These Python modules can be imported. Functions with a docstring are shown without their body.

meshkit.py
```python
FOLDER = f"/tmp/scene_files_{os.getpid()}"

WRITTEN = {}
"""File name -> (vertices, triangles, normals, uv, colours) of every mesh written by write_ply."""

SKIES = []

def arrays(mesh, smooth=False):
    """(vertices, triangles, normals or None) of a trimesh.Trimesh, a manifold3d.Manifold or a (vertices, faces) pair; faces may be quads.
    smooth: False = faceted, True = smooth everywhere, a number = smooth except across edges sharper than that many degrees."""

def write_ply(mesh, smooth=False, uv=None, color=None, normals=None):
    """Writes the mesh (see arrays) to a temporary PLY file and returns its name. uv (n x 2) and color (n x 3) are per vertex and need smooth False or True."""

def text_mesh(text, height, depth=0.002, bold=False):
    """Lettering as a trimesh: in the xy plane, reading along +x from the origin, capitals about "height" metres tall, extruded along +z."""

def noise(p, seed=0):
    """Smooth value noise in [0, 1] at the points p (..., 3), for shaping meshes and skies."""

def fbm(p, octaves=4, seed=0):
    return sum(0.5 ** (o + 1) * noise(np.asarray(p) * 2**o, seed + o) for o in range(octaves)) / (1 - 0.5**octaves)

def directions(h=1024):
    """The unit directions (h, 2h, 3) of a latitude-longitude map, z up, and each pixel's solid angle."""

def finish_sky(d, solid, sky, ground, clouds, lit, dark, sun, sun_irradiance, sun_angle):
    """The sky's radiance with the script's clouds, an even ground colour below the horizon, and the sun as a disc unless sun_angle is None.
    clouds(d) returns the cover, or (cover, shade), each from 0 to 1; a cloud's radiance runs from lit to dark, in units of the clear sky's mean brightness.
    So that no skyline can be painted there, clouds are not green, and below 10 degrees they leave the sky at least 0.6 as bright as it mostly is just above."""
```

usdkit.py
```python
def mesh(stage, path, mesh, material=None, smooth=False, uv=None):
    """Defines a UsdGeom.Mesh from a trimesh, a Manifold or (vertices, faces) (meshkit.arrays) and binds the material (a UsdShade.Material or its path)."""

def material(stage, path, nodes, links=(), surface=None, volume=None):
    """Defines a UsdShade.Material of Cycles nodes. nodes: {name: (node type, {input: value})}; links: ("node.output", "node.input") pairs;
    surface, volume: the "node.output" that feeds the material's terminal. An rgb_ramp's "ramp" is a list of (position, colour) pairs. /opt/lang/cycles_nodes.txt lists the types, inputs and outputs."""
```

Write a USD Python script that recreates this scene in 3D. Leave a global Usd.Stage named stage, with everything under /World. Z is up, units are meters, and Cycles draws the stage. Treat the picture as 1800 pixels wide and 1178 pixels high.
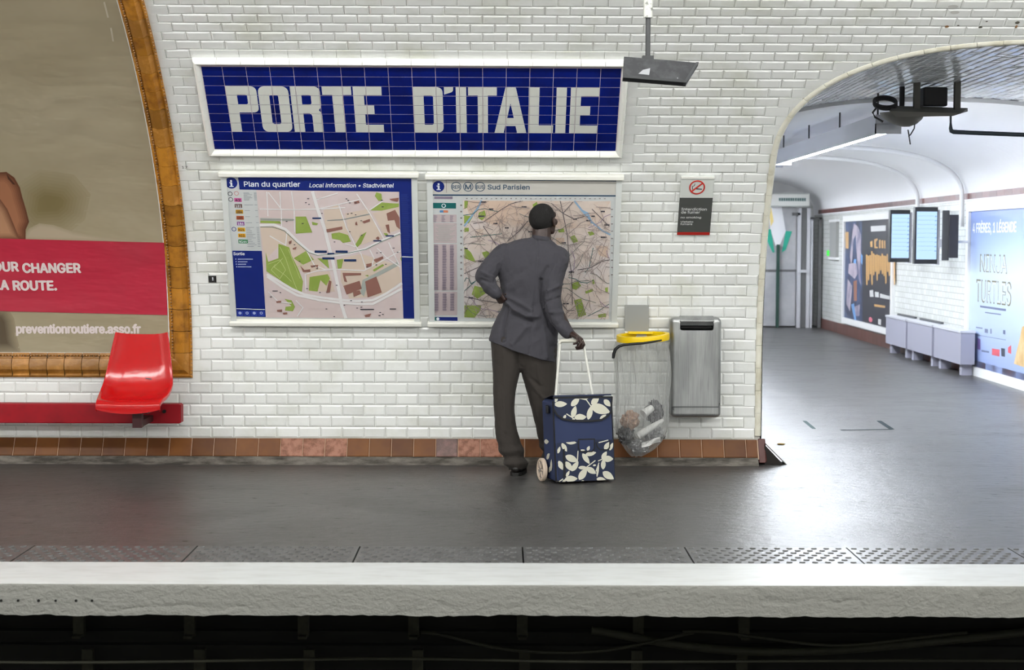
import math, random
import numpy as np, trimesh, manifold3d, usdkit, meshkit
from manifold3d import Manifold
from shapely.geometry import Polygon, LineString, Point, box as sbox
from shapely.ops import unary_union
from shapely import affinity
from pxr import Usd, UsdGeom, Gf

rng = random.Random(7)
nrg = np.random.default_rng(7)
stage = Usd.Stage.CreateInMemory()
UsdGeom.SetStageUpAxis(stage, UsdGeom.Tokens.z)
UsdGeom.SetStageMetersPerUnit(stage, 1.0)
UsdGeom.Xform.Define(stage, '/World')
UsdGeom.Scope.Define(stage, '/World/Looks')

# ------------------------------------------------------------------ camera, on the opposite platform
F = 2940.0
EYE = np.array([0.0, 0.0, 1.51])
YAW, PITCH, ROLL = 0.007016, 0.056036, 0.004
fw = np.array([math.sin(YAW) * math.cos(PITCH), math.cos(YAW) * math.cos(PITCH), -math.sin(PITCH)])
r0 = np.array([math.cos(YAW), -math.sin(YAW), 0.0]); u0 = np.cross(r0, fw)
rt = r0 * math.cos(ROLL) + u0 * math.sin(ROLL); up = u0 * math.cos(ROLL) - r0 * math.sin(ROLL)
cam = UsdGeom.Camera.Define(stage, '/World/camera')
cam.AddTransformOp().Set(Gf.Matrix4d(*rt, 0, *up, 0, *(-fw), 0, *EYE, 1))
cam.CreateHorizontalApertureAttr(36.0)
cam.CreateFocalLengthAttr(F * 36.0 / 1800)
cam.CreateFStopAttr(4.0)
cam.CreateFocusDistanceAttr(11.0)
cam.CreateExposureAttr(0.0)
# ------------------------------------------------------------------ lamps: strengths of the fluorescent fittings, built further down
STATION_LAMP = 21.0        # row above the tiled wall's platform
OPPOSITE_LAMP = 80.0       # row above the opposite platform
CORRIDOR_LAMP = 144.0       # nearest of the fittings in the corridor
FAR_CORRIDOR_LAMP = 92.0   # the others further down the corridor
# no daylight: an underground station, so the world stays black


def ray(x, y):
    d = fw + rt * (x - 900) / F - up * (y - 589) / F
    return d / d[1]


def at(x, y, Y):
    """the point at distance Y from the opposite side seen at the photograph's x, y"""
    return EYE + ray(x, y) * Y


def floor_at(x, y):
    d = ray(x, y)
    return EYE + d * (-EYE[2] / d[2])


# ------------------------------------------------------------------ helpers
def lin(*c):
    c = np.array(c, float) / 255
    return tuple(float(v) for v in np.where(c <= .04045, c / 12.92, ((c + .055) / 1.055) ** 2.4))


LOOKS = {}


def M(name, color, rough=.5, metal=0., bump=None, vary=None, rnd=0., spec=.5, **kw):
    """a principled material. bump: (scale xyz or number, distance, detail); vary: (scale, colour 2, low, high); rnd: brightness spread between pieces"""
    if name in LOOKS:
        return LOOKS[name]
    n = {'g': ('geometry', {}), 'p': ('principled_bsdf', {'base_color': color, 'roughness': rough, 'metallic': metal, 'specular_ior_level': spec, **kw})}
    l, col = [], None
    if vary:
        sc = vary[0] if np.ndim(vary[0]) else (vary[0],) * 3
        n['vm'] = ('mapping', {'scale': tuple(map(float, sc))}); n['vn'] = ('noise_texture', {'scale': 1., 'detail': 5., 'roughness': .6})
        n['vr'] = ('rgb_ramp', {'ramp': [(0, color), (vary[2], color), (vary[3], vary[1]), (1, vary[1])]})
        l += [('g.position', 'vm.vector'), ('vm.vector', 'vn.vector'), ('vn.fac', 'vr.fac')]; col = 'vr.color'
    if rnd:
        n['oi'] = ('object_info', {}); n['ra'] = ('math', {'math_type': 'add'}); n['rf'] = ('math', {'math_type': 'fraction'})
        n['rm'] = ('map_range', {'from_min': 0., 'from_max': 1., 'to_min': 1. - rnd, 'to_max': 1. + rnd * .4})
        n['hs'] = ('hsv', {'color': color})
        l += [('oi.random', 'ra.value1'), ('g.random_per_island', 'ra.value2'), ('ra.value', 'rf.value1'), ('rf.value', 'rm.value'), ('rm.result', 'hs.value')]
        if col: l.append((col, 'hs.color'))
        col = 'hs.color'
    if col: l.append((col, 'p.base_color'))
    if bump:
        sc = bump[0] if np.ndim(bump[0]) else (bump[0],) * 3
        n['bm'] = ('mapping', {'scale': tuple(map(float, sc))}); n['bn'] = ('noise_texture', {'scale': 1., 'detail': float(bump[2] if len(bump) > 2 else 3)})
        n['bu'] = ('bump', {'strength': 1., 'distance': float(bump[1])})
        l += [('g.position', 'bm.vector'), ('bm.vector', 'bn.vector'), ('bn.fac', 'bu.height'), ('bu.normal', 'p.normal')]
    l = [(('vm.vector' if a == 'x' else a), b) for a, b in l]
    LOOKS[name] = usdkit.material(stage, '/World/Looks/' + name, n, l, surface='p.BSDF')
    return LOOKS[name]


def emit(name, color, strength):
    if name not in LOOKS:
        LOOKS[name] = usdkit.material(stage, '/World/Looks/' + name, {'e': ('emission', {'color': color, 'strength': float(strength)})}, [], surface='e.emission')
    return LOOKS[name]


USED, ORG, WARP = {}, {}, None


def numbered(parent, name):
    k = USED.get((parent, name), 0); USED[(parent, name)] = k + 1
    return f'{parent}/{name}' + (f'_{k:03d}' if k else '')


def tag(p, label=None, cat=None, group=None, kind=None):
    for k, v in (('label', label), ('category', cat), ('group', group), ('kind', kind)):
        if v: p.SetCustomDataByKey(k, v)
    return p


def thing(name, label, cat=None, loc=(0, 0, 0), group=None, kind=None):
    path = numbered('/World', name)
    x = UsdGeom.Xform.Define(stage, path); x.AddTranslateOp().Set(Gf.Vec3d(*map(float, loc)))
    ORG[path] = np.array(loc, float)
    return tag(x.GetPrim(), label, cat, group, kind)


def tm(m):
    if isinstance(m, trimesh.Trimesh): return m
    if hasattr(m, 'to_mesh'):
        q = m.to_mesh(); return trimesh.Trimesh(np.array(q.vert_properties[:, :3]), np.array(q.tri_verts), process=False)
    if isinstance(m, list): return trimesh.util.concatenate([tm(a) for a in m])
    v, f, _ = meshkit.arrays(m); return trimesh.Trimesh(v, f, process=False)


def obj(name, mesh, mat, parent=None, smooth=30, label=None, cat=None, group=None, kind=None, loc=None):
    """one Mesh prim (given in world coordinates) under parent, or under /World"""
    mesh = tm(mesh)
    if WARP is not None: mesh = mesh.copy(); mesh.vertices = WARP(np.array(mesh.vertices))
    pp = str(parent.GetPath()) if parent else '/World'
    path = numbered(pp, name); top = '/'.join(pp.split('/')[:3])
    o = ORG.get(top, np.zeros(3)) if parent else np.array(loc if loc is not None else (0, 0, 0), float)
    v = np.array(mesh.vertices) - o
    g = usdkit.mesh(stage, path, (v, np.array(mesh.faces)), mat, smooth=smooth)
    if not parent:
        ORG[path] = o
        if loc is not None: g.AddTranslateOp().Set(Gf.Vec3d(*map(float, o)))
    return tag(g.GetPrim(), label, cat, group, kind)


def box(c, s, rz=0., rx=0.):
    m = trimesh.creation.box(s)
    if rx: m.apply_transform(trimesh.transformations.rotation_matrix(rx, [1, 0, 0]))
    if rz: m.apply_transform(trimesh.transformations.rotation_matrix(rz, [0, 0, 1]))
    m.apply_translation(c); return m


def b2(lo, hi):
    lo, hi = np.array(lo, float), np.array(hi, float)
    return box((lo + hi) / 2, np.abs(hi - lo))


def sph(c, r, n=12): return Manifold.sphere(float(r), n).translate([float(a) for a in c])


def hull(*ms): return Manifold.batch_hull(list(ms))


def rbox(lo, hi, r, n=12):
    lo, hi = np.array(lo, float) + r, np.array(hi, float) - r
    return hull(*[sph((x, y, z), r, n) for x in (lo[0], hi[0]) for y in (lo[1], hi[1]) for z in (lo[2], hi[2])])


def rod(a, b, r, n=14):
    a, b = np.array(a, float), np.array(b, float)
    return trimesh.creation.cylinder(r, segment=[a, b], sections=n)


def tube(path, r, n=8, closed=False):
    """a round tube along a path; r may be a list"""
    P = np.array(path, float); k = len(P); R = np.broadcast_to(np.asarray(r, float), (k,))
    T = (np.roll(P, -1, 0) - np.roll(P, 1, 0)) if closed else np.gradient(P, axis=0)
    T /= np.linalg.norm(T, axis=1, keepdims=True)
    ref = np.array([0, 0, 1.]) if abs(T[:, 2]).mean() < .8 else np.array([1., 0, 0])
    A = np.cross(T, ref); A /= np.linalg.norm(A, axis=1, keepdims=True); Bn = np.cross(T, A)
    a = np.linspace(0, 2 * math.pi, n, endpoint=False)
    V = P[:, None] + R[:, None, None] * (np.cos(a)[None, :, None] * A[:, None] + np.sin(a)[None, :, None] * Bn[:, None])
    return loft(V, closed_u=closed)


def loft(V, closed_u=False, caps=True):
    """closed rings (k, n, 3) joined into a surface"""
    V = np.asarray(V, float); k, n = V.shape[:2]; f = []
    for i in range(k if closed_u else k - 1):
        a, b = i * n, ((i + 1) % k) * n
        for j in range(n):
            q = (j + 1) % n
            f += [[a + j, b + j, b + q], [a + j, b + q, a + q]]
    P = V.reshape(-1, 3)
    if caps and not closed_u:
        P = np.vstack([P, V[0].mean(0), V[-1].mean(0)]); c0, c1 = k * n, k * n + 1
        for j in range(n):
            q = (j + 1) % n
            f += [[c0, j, q], [c1, (k - 1) * n + q, (k - 1) * n + j]]
    m = trimesh.Trimesh(P, np.array(f), process=False)
    if caps and not closed_u and m.volume < 0: m.invert()
    return m


def sheet(V, flip=False):
    """an open grid of points (k, n, 3)"""
    V = np.asarray(V, float); k, n = V.shape[:2]; i = np.arange(k * n).reshape(k, n)
    q = np.stack([i[:-1, :-1], i[:-1, 1:], i[1:, 1:], i[1:, :-1]], -1).reshape(-1, 4)
    if flip: q = q[:, ::-1]
    return trimesh.Trimesh(V.reshape(-1, 3), np.vstack([q[:, [0, 1, 2]], q[:, [0, 2, 3]]]), process=False)


def solid_sheet(V, t):
    """a grid given thickness t behind it"""
    V = np.asarray(V, float); k, n = V.shape[:2]; a = sheet(V)
    N = np.array(a.vertex_normals).reshape(k, n, 3); Wb = V - N * t
    i = np.arange(k * n).reshape(k, n)
    rim = np.concatenate([i[0, :-1], i[:-1, -1], i[-1, :0:-1], i[:0:-1, 0]])
    r2 = np.roll(rim, -1); o = k * n
    side = np.vstack([np.stack([rim, rim + o, r2 + o], 1), np.stack([rim, r2 + o, r2], 1)])
    f = np.vstack([a.faces, np.array(a.faces)[:, ::-1] + o, side])
    return trimesh.Trimesh(np.vstack([V.reshape(-1, 3), Wb.reshape(-1, 3)]), f, process=False)


def flat(p):
    """triangles of a shapely polygon at z = 0"""
    ms = []
    for g in getattr(p, 'geoms', [p]):
        if g.geom_type != 'Polygon' or g.area < 1e-9: continue
        v, f = trimesh.creation.triangulate_polygon(g, engine='earcut')
        v = np.column_stack([v, np.zeros(len(v))]); f = np.array(f)
        c = np.cross(v[f[:, 1]] - v[f[:, 0]], v[f[:, 2]] - v[f[:, 0]])[:, 2]
        f[c < 0] = f[c < 0][:, ::-1]
        ms.append(trimesh.Trimesh(v, f, process=False))
    return trimesh.util.concatenate(ms)


def slab(p, t):
    return trimesh.util.concatenate([trimesh.creation.extrude_polygon(g, t, engine='earcut') for g in getattr(p, 'geoms', [p]) if g.geom_type == 'Polygon' and g.area > 1e-9])


class Panel:
    """a flat face in the scene: origin, right, up; its normal looks out of it"""
    def __init__(s, O, U, V):
        s.O = np.array(O, float); s.U = np.array(U, float) / np.linalg.norm(U); V = np.array(V, float)
        V = V - s.U * (V @ s.U); s.V = V / np.linalg.norm(V); s.N = np.cross(s.U, s.V)

    def px(s, x, y):
        d = ray(x, y); t = ((s.O - EYE) @ s.N) / (d @ s.N); p = EYE + d * t - s.O
        return np.array([p @ s.U, p @ s.V])

    def put(s, m, h=0.):
        m = tm(m).copy(); v = np.array(m.vertices)
        m.vertices = s.O + v[:, :1] * s.U + v[:, 1:2] * s.V + (v[:, 2:] + h) * s.N
        return m

    def poly(s, pts, h, t=0.):
        p = pts if hasattr(pts, 'geom_type') else Polygon(pts)
        if not p.is_valid: p = p.buffer(0)
        return s.put(slab(p, t) if t else flat(p), h)

    def bx(s, u0, v0, u1, v1, h0, h1):
        m = trimesh.creation.box((u1 - u0, v1 - v0, h1 - h0)); m.apply_translation(((u0 + u1) / 2, (v0 + v1) / 2, (h0 + h1) / 2))
        return s.put(m)

    def text(s, txt, u0, v0, u1, cap, h, bold=False, slant=0.):
        return s.put(text2(txt, u0, v0, u1, cap, bold, slant), h)


TEXTS = {}


def text2(txt, u0, v0, u1, cap, bold=False, slant=0.):
    """lettering from u0 to u1 with its baseline at v0"""
    if (txt, bold) not in TEXTS: TEXTS[(txt, bold)] = meshkit.text_mesh(txt, 1., .001, bold)
    m = TEXTS[(txt, bold)].copy(); v = np.array(m.vertices); lo, hi = v[:, 0].min(), v[:, 0].max()
    x = u0 + (v[:, 0] - lo) / (hi - lo) * (u1 - u0); y = v0 + v[:, 1] * cap
    m.vertices = np.column_stack([x + slant * v[:, 1] * cap, y, v[:, 2] * .3])
    return m


# the vault: an ellipse; wall foot at Y = 11.35
VA, VB, VZ, YB = 7.1, 3.65, .69, 11.35


def wy(z):
    t = np.clip((np.asarray(z, float) - VZ) / VB, 0, .99999)
    return YB - VA * (1 - np.sqrt(1 - t * t))


ZT = np.linspace(0, 4.3, 4301); YT = wy(ZT)
ST = np.concatenate([[0], np.cumsum(np.hypot(np.diff(ZT), np.diff(YT)))])
def s_of(z): return np.interp(z, ZT, ST)
def z_of(s): return np.interp(s, ST, ZT)
def tangent(z):
    d = np.array([0, float(wy(z + .002) - wy(z - .002)), .004]); return d / np.linalg.norm(d)
def on_wall(X, s, h=0.):
    """points of the platform wall from (X, arc length), h in front of it"""
    X, s, h = np.broadcast_arrays(np.asarray(X, float), s, h); z = z_of(s); y = wy(z)
    dy = (wy(z + .002) - wy(z - .002)) / .004; L = np.hypot(1, dy)
    return np.stack([X, y - h / L, z + h * dy / L], -1)
def wall_px(x, y):
    """the photograph's x, y on the wall as (X, arc length)"""
    d = ray(x, y); lo, hi = 5., 11.36
    for _ in range(50):
        m = (lo + hi) / 2; p = EYE + d * m
        lo, hi = (m, hi) if wy(p[2]) > m else (lo, m)
    return np.array([p[0], float(s_of(p[2]))])


# the corridor: centre line X = XC(Y), super-elliptic vault
def XC(Y): return 3.53 + .0229 * (np.asarray(Y, float) - 11.35)
CW, CR, CS, CN = 1.745, .72, 2.0, 2.6
def arch(k, w=CW, r=CR):
    """half width w, rise r: points from the left foot of the curve to the right one as (dx, z)"""
    t = np.linspace(math.pi, 0, k); c, s = np.cos(t), np.sin(t)
    return np.column_stack([np.sign(c) * np.abs(c) ** (2 / CN) * w, CS + np.abs(s) ** (2 / CN) * r])


# ------------------------------------------------------------------ materials
WHITE = lin(228, 230, 228)
m_tile = M('white_glazed_tile', WHITE, .16, vary=(3., lin(212, 214, 205), .5, .75), rnd=.09, bump=(14., .0016, 2))
m_grout = M('grey_grout', lin(198, 198, 192), .8, vary=(6., lin(170, 168, 160), .4, .7))
m_band = M('cream_edge_tile', lin(224, 222, 208), .25, vary=(5., lin(190, 184, 160), .5, .8))
m_brick = None


def brick_mat(name, rx, rz):
    """small white wall tiles on surfaces too far off or too oblique to tell apart"""
    n = {'g': ('geometry', {}), 's': ('separate_xyz', {}), 'c': ('combine_xyz', {}),
         'b': ('brick_texture', {'color1': WHITE, 'color2': lin(216, 219, 214), 'mortar': lin(165, 165, 158), 'scale': 1., 'mortar_size': .003, 'mortar_smooth': .2, 'brick_width': .148, 'row_height': .0757}),
         'u': ('bump', {'strength': .6, 'distance': .004, 'invert': True}), 'p': ('principled_bsdf', {'roughness': .2})}
    l = [('g.position', 's.vector'), (f's.{rx}', 'c.x'), (f's.{rz}', 'c.y'), ('c.vector', 'b.vector'), ('b.color', 'p.base_color'), ('b.fac', 'u.height'), ('u.normal', 'p.normal')]
    LOOKS[name] = usdkit.material(stage, '/World/Looks/' + name, n, l, surface='p.BSDF'); return LOOKS[name]


m_brick_y = brick_mat('white_tiling_corridor', 'y', 'z')
m_brick_x = brick_mat('white_tiling_station', 'x', 'z')
m_brown = M('brown_glazed_tile', lin(110, 68, 30), .42, spec=.3, rnd=.3, vary=(4., lin(92, 52, 26), .4, .7), bump=(20., .001))
m_brown_glare = M('brown_tile_painted_glare', lin(164, 112, 90), .4, spec=.4, rnd=.2, vary=((22., 8., 22.), lin(118, 70, 44), .42, .62), bump=(20., .001))  # paler brown painted for the glossy reflection on these tiles
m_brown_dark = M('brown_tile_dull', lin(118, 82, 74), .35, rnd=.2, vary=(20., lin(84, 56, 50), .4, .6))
m_concrete = M('grey_concrete', lin(112, 107, 100), .85, vary=((7, 20, 20), lin(56, 52, 46), .36, .62), bump=(30., .006, 6))
m_white_paint = M('white_edge_paint', lin(204, 207, 207), .42, vary=((5, 16, 16), lin(188, 190, 188), .45, .75), bump=((6, 30, 30), .0016, 4))
m_black = M('shade_and_bolt_black', (.004, .004, .0035), .9)  # flat black for the shade in slot and holes, and for a bolt
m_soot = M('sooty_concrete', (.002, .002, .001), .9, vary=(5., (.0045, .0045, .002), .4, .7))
m_iron = M('dirty_iron', (.024, .024, .011), .8, vary=(30., (.014, .014, .006), .4, .6))
m_cable = M('black_dusty_cable', (.013, .013, .006), .75, vary=(14., (.022, .022, .01), .4, .7))
m_plaster = M('white_plaster', lin(228, 228, 230), .75, bump=(8., .004))

n = {'g': ('geometry', {}), 'm1': ('mapping', {'scale': (1.1, 1.7, 1.)}), 'n1': ('noise_texture', {'scale': 1., 'detail': 4.}),
     'm2': ('mapping', {'scale': (11., 17., 11.)}), 'n2': ('noise_texture', {'scale': 1., 'detail': 6., 'roughness': .65}),
     'm3': ('mapping', {'scale': (120., 120., 120.)}), 'n3': ('noise_texture', {'scale': 1., 'detail': 2.}),
     'c1': ('rgb_ramp', {'ramp': [(0, lin(26, 25, 25)), (.30, lin(28, 27, 27)), (.37, lin(62, 61, 60)), (.45, lin(66, 65, 64)), (.6, lin(74, 73, 72)), (1, lin(92, 90, 88))]}),
     'r1': ('map_range', {'from_min': .3, 'from_max': .7, 'to_min': .31, 'to_max': .43}),
     'ad': ('math', {'math_type': 'multiply_add', 'value2': .18}),
     'bu': ('bump', {'strength': 1., 'distance': .0055}), 'sr': ('map_range', {'from_min': .31, 'from_max': .39, 'to_min': .06, 'to_max': .5, 'clamp': True}), 'p': ('principled_bsdf', {})}
m_floor = usdkit.material(stage, '/World/Looks/dark_polished_asphalt', n, [
    ('g.position', 'm1.vector'), ('m1.vector', 'n1.vector'), ('g.position', 'm2.vector'), ('m2.vector', 'n2.vector'), ('g.position', 'm3.vector'), ('m3.vector', 'n3.vector'),
    ('n2.fac', 'sr.value'), ('sr.result', 'p.specular_ior_level'), ('n2.fac', 'c1.fac'), ('c1.color', 'p.base_color'), ('n1.fac', 'r1.value'), ('r1.result', 'p.roughness'),
    ('n3.fac', 'ad.value1'), ('n2.fac', 'ad.value3'), ('ad.value', 'bu.height'), ('bu.normal', 'p.normal')], surface='p.BSDF')

# painted plaster of the platform edge face: cracked and lumpy
n = {'g': ('geometry', {}), 'm': ('mapping', {'scale': (3., 5., 5.)}), 'w': ('noise_texture', {'scale': 1., 'detail': 5.}), 'mx': ('mix_vector', {'fac': .42}),
     'v': ('voronoi_texture', {'feature': 'distance_to_edge', 'scale': 1.}), 'r': ('map_range', {'from_min': 0., 'from_max': .045, 'to_min': 0., 'to_max': 1., 'clamp': True}),
     'm2': ('mapping', {'scale': (26., 34., 34.)}), 'n2': ('noise_texture', {'scale': 1., 'detail': 8., 'roughness': .62}), 'ma': ('math', {'math_type': 'multiply_add', 'value2': .2}),
     'bu': ('bump', {'strength': 1., 'distance': .02}), 'p': ('principled_bsdf', {'base_color': lin(146, 146, 140), 'roughness': .7})}
m_face = usdkit.material(stage, '/World/Looks/cracked_painted_plaster', n, [
    ('g.position', 'm.vector'), ('m.vector', 'w.vector'), ('m.vector', 'mx.a'), ('w.color', 'mx.b'), ('mx.result', 'v.vector'), ('v.distance', 'r.value'),
    ('g.position', 'm2.vector'), ('m2.vector', 'n2.vector'), ('r.result', 'ma.value1'), ('n2.fac', 'ma.value3'), ('ma.value', 'bu.height'), ('bu.normal', 'p.normal')], surface='p.BSDF')

# ------------------------------------------------------------------ the setting
CP, RP, GAP = .148, .0757, .0022
S0 = float(s_of(.166))
SIGN_X0, SIGN_X1 = -1.88, .782
SIGN_S0, SIGN_S1 = float(s_of(2.07)), float(s_of(2.624))
FRAME_X = -2.088; FRAME_S0 = float(s_of(.577))

# outline of the corridor opening on the wall, in (X, s): the edge band runs around it
a = arch(61)
oy = wy(a[:, 1])
open_in = np.column_stack([XC(oy) + a[:, 0], s_of(a[:, 1])])
open_in = np.vstack([[open_in[0, 0], -.1], open_in, [open_in[-1, 0], -.1]])
opening = Polygon(open_in)
outer = opening.buffer(.036, join_style=1)
sign_cut = sbox(SIGN_X0, SIGN_S0, SIGN_X1, SIGN_S1)
frame_cut = sbox(-9, FRAME_S0, FRAME_X, 9)
cut = unary_union([outer, sign_cut, frame_cut])

wall = thing('wall_back', 'platform wall of white bevelled tiles curving overhead around the arch', kind='structure')
# the grout bed behind the tiles: a sheet with the corridor opening cut out
bed_poly = sbox(-5.2, 0, 5.6, float(s_of(3.3))).difference(opening)
cells = []
for xa in np.arange(-5.2, 5.6, .4):
    for sa in np.arange(0, float(s_of(3.3)), .08):
        c = bed_poly.intersection(sbox(xa, sa, min(xa + .4, 5.6), min(sa + .08, float(s_of(3.3)))))
        if c.area > 1e-6: cells.append(flat(c))
bed = trimesh.util.concatenate(cells); v = np.array(bed.vertices); bed.vertices = on_wall(v[:, 0], v[:, 1], 0.)
obj('grout_bed', bed, m_grout, wall, smooth=False)


def bevel_tile(w, h, b=.0105, t0=.002, t1=.0070):
    """a metro tile about its centre: low rim, four bevels, flat face"""
    o = np.array([[-w, -h], [w, -h], [w, h], [-w, h]]) / 2; i = o - np.sign(o) * b
    v = np.vstack([np.column_stack([o, np.zeros(4)]), np.column_stack([o, np.full(4, t0)]), np.column_stack([i, np.full(4, t1)])])
    f = []
    for k in range(4):
        q = (k + 1) % 4
        for A in (0, 4): f += [[A + k, A + q, A + 4 + q], [A + k, A + 4 + q, A + 4 + k]]
    f += [[8, 9, 10], [8, 10, 11]]
    return v, np.array(f)


def wall_tile(xc, sc, w, h):
    v, f = bevel_tile(w, h)
    wob = nrg.normal(0, .0007, 3)            # every tile sits a little differently
    hh = v[:, 2] + wob[0] * .6 + np.where(v[:, 2] > 0, v[:, 0] * wob[1] * 6 + v[:, 1] * wob[2] * 10, 0)
    p = on_wall(xc, sc, 0.) ; z = float(z_of(sc)); T = tangent(z); N = np.array([0, -T[2], T[1]])
    return trimesh.Trimesh(p + v[:, :1] * [1, 0, 0] + v[:, 1:2] * T + np.maximum(hh, 0)[:, None] * N, f, process=False)


def clip_tile(poly):
    ms = []
    for g in getattr(poly, 'geoms', [poly]):
        if g.geom_type != 'Polygon' or g.area < 2e-4: continue
        e = slab(g, .007); v = np.array(e.vertices); e.vertices = on_wall(v[:, 0], v[:, 1], v[:, 2]); ms.append(e)
    return ms


whole, rest = [], []
MAPS_HIDE = [sbox(a_, float(s_of(.98)), b_, float(s_of(1.92))) for a_, b_ in ((-1.80, -.57), (-.46, .77))]
for j in range(0, 48):
    sc = S0 + (j + .5) * RP
    if z_of(sc) > 3.22: break
    for i in range(-36, 37):
        xc = (i + .5 * (j % 2)) * CP + .035
        if not -5.15 < xc < 5.5: continue
        q = sbox(xc - (CP - GAP) / 2, sc - (RP - GAP) / 2, xc + (CP - GAP) / 2, sc + (RP - GAP) / 2)
        if any(h_.contains(q) for h_ in MAPS_HIDE): continue
        if cut.intersects(q):
            d = q.difference(cut)
            if d.area > 2e-4: rest += clip_tile(d)
            continue
        p = on_wall(xc, sc); d = p - EYE; k = 1 / (d @ fw)
        x, y = 900 + F * (d @ rt) * k, 589 - F * (d @ up) * k
        seen = 25 < x < 1775 and 12 < y < 775 and not (870 < x < 1075 and y > 380) and not (1180 < x < 1270 and 550 < y < 735)
        area = CP * RP * F * F * k * k * abs(tangent(float(z_of(sc)))[2]) if seen else 0
        whole.append((area, wall_tile(xc, sc, CP - GAP, RP - GAP)))
whole.sort(key=lambda w: -w[0])
for area, m in whole[:300]: obj('tile', m, m_tile, wall, smooth=False)
obj('tile_field', [m for _, m in whole[300:]] + rest, m_tile, wall, smooth=False, kind='stuff')

for k, (x, y, w, h) in enumerate(((1664, 45, 3.5, 2.5), (1684, 43, 2, 1.2), (1723, 46, 3.5, 2), (1734, 36, 2, 1.2), (1786, 45, 2, 3.2), (1788, 38, 4, 3), (1675, 10, 9, 4), (1678, 20, 8, 3.5))):
    X, s_ = wall_px(x, y); g = affinity.scale(Point(X, s_).buffer(1. / 300, 6), w, h * 1.2); e = flat(g); v = np.array(e.vertices)
    e.vertices = on_wall(v[:, 0] + .002 * np.sin(v[:, 1] * 900 + k), v[:, 1], .0084); obj('stain', e, M(('rust_stain', 'dark_chip', 'grey_smudge')[0 if k in (0, 4) else 2 if k > 5 else 1], (lin(150, 112, 74), lin(92, 90, 80), lin(196, 196, 192))[0 if k in (0, 4) else 2 if k > 5 else 1], .7), wall)

# rounded cream tiles along the edge of the arch
band = thing('trim_1', 'narrow cream rounded tile edging around the corridor arch', kind='structure')
L = LineString(open_in[1:-1]); L = LineString(np.vstack([[open_in[1, 0], .19], open_in[1:-1], [open_in[-2, 0], .19]]))
tot, step = L.length, .155
for k in range(int(tot / step)):
    dd = np.linspace(k * step + .0012, min((k + 1) * step - .0012, tot), 5); R = []
    for d in dd:
        p, q = np.array(L.interpolate(d).coords[0]), np.array(L.interpolate(min(d + .01, tot)).coords[0]); q0 = np.array(L.interpolate(max(d - .01, 0)).coords[0])
        t = (q - q0) / np.linalg.norm(q - q0); nn = np.array([-t[1], t[0]])      # out of the opening
        ring = []
        for o, h in ((.036, 0), (.036, .009), (.022, .017), (.004, .016), (-.006, .006), (-.006, -.03), (.01, -.03)):
            e = p + nn * o; ring.append(on_wall(e[0], e[1], h))
        R.append(ring)
    obj('edge_tile', loft(np.array(R)), m_band, band, smooth=50)

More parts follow.
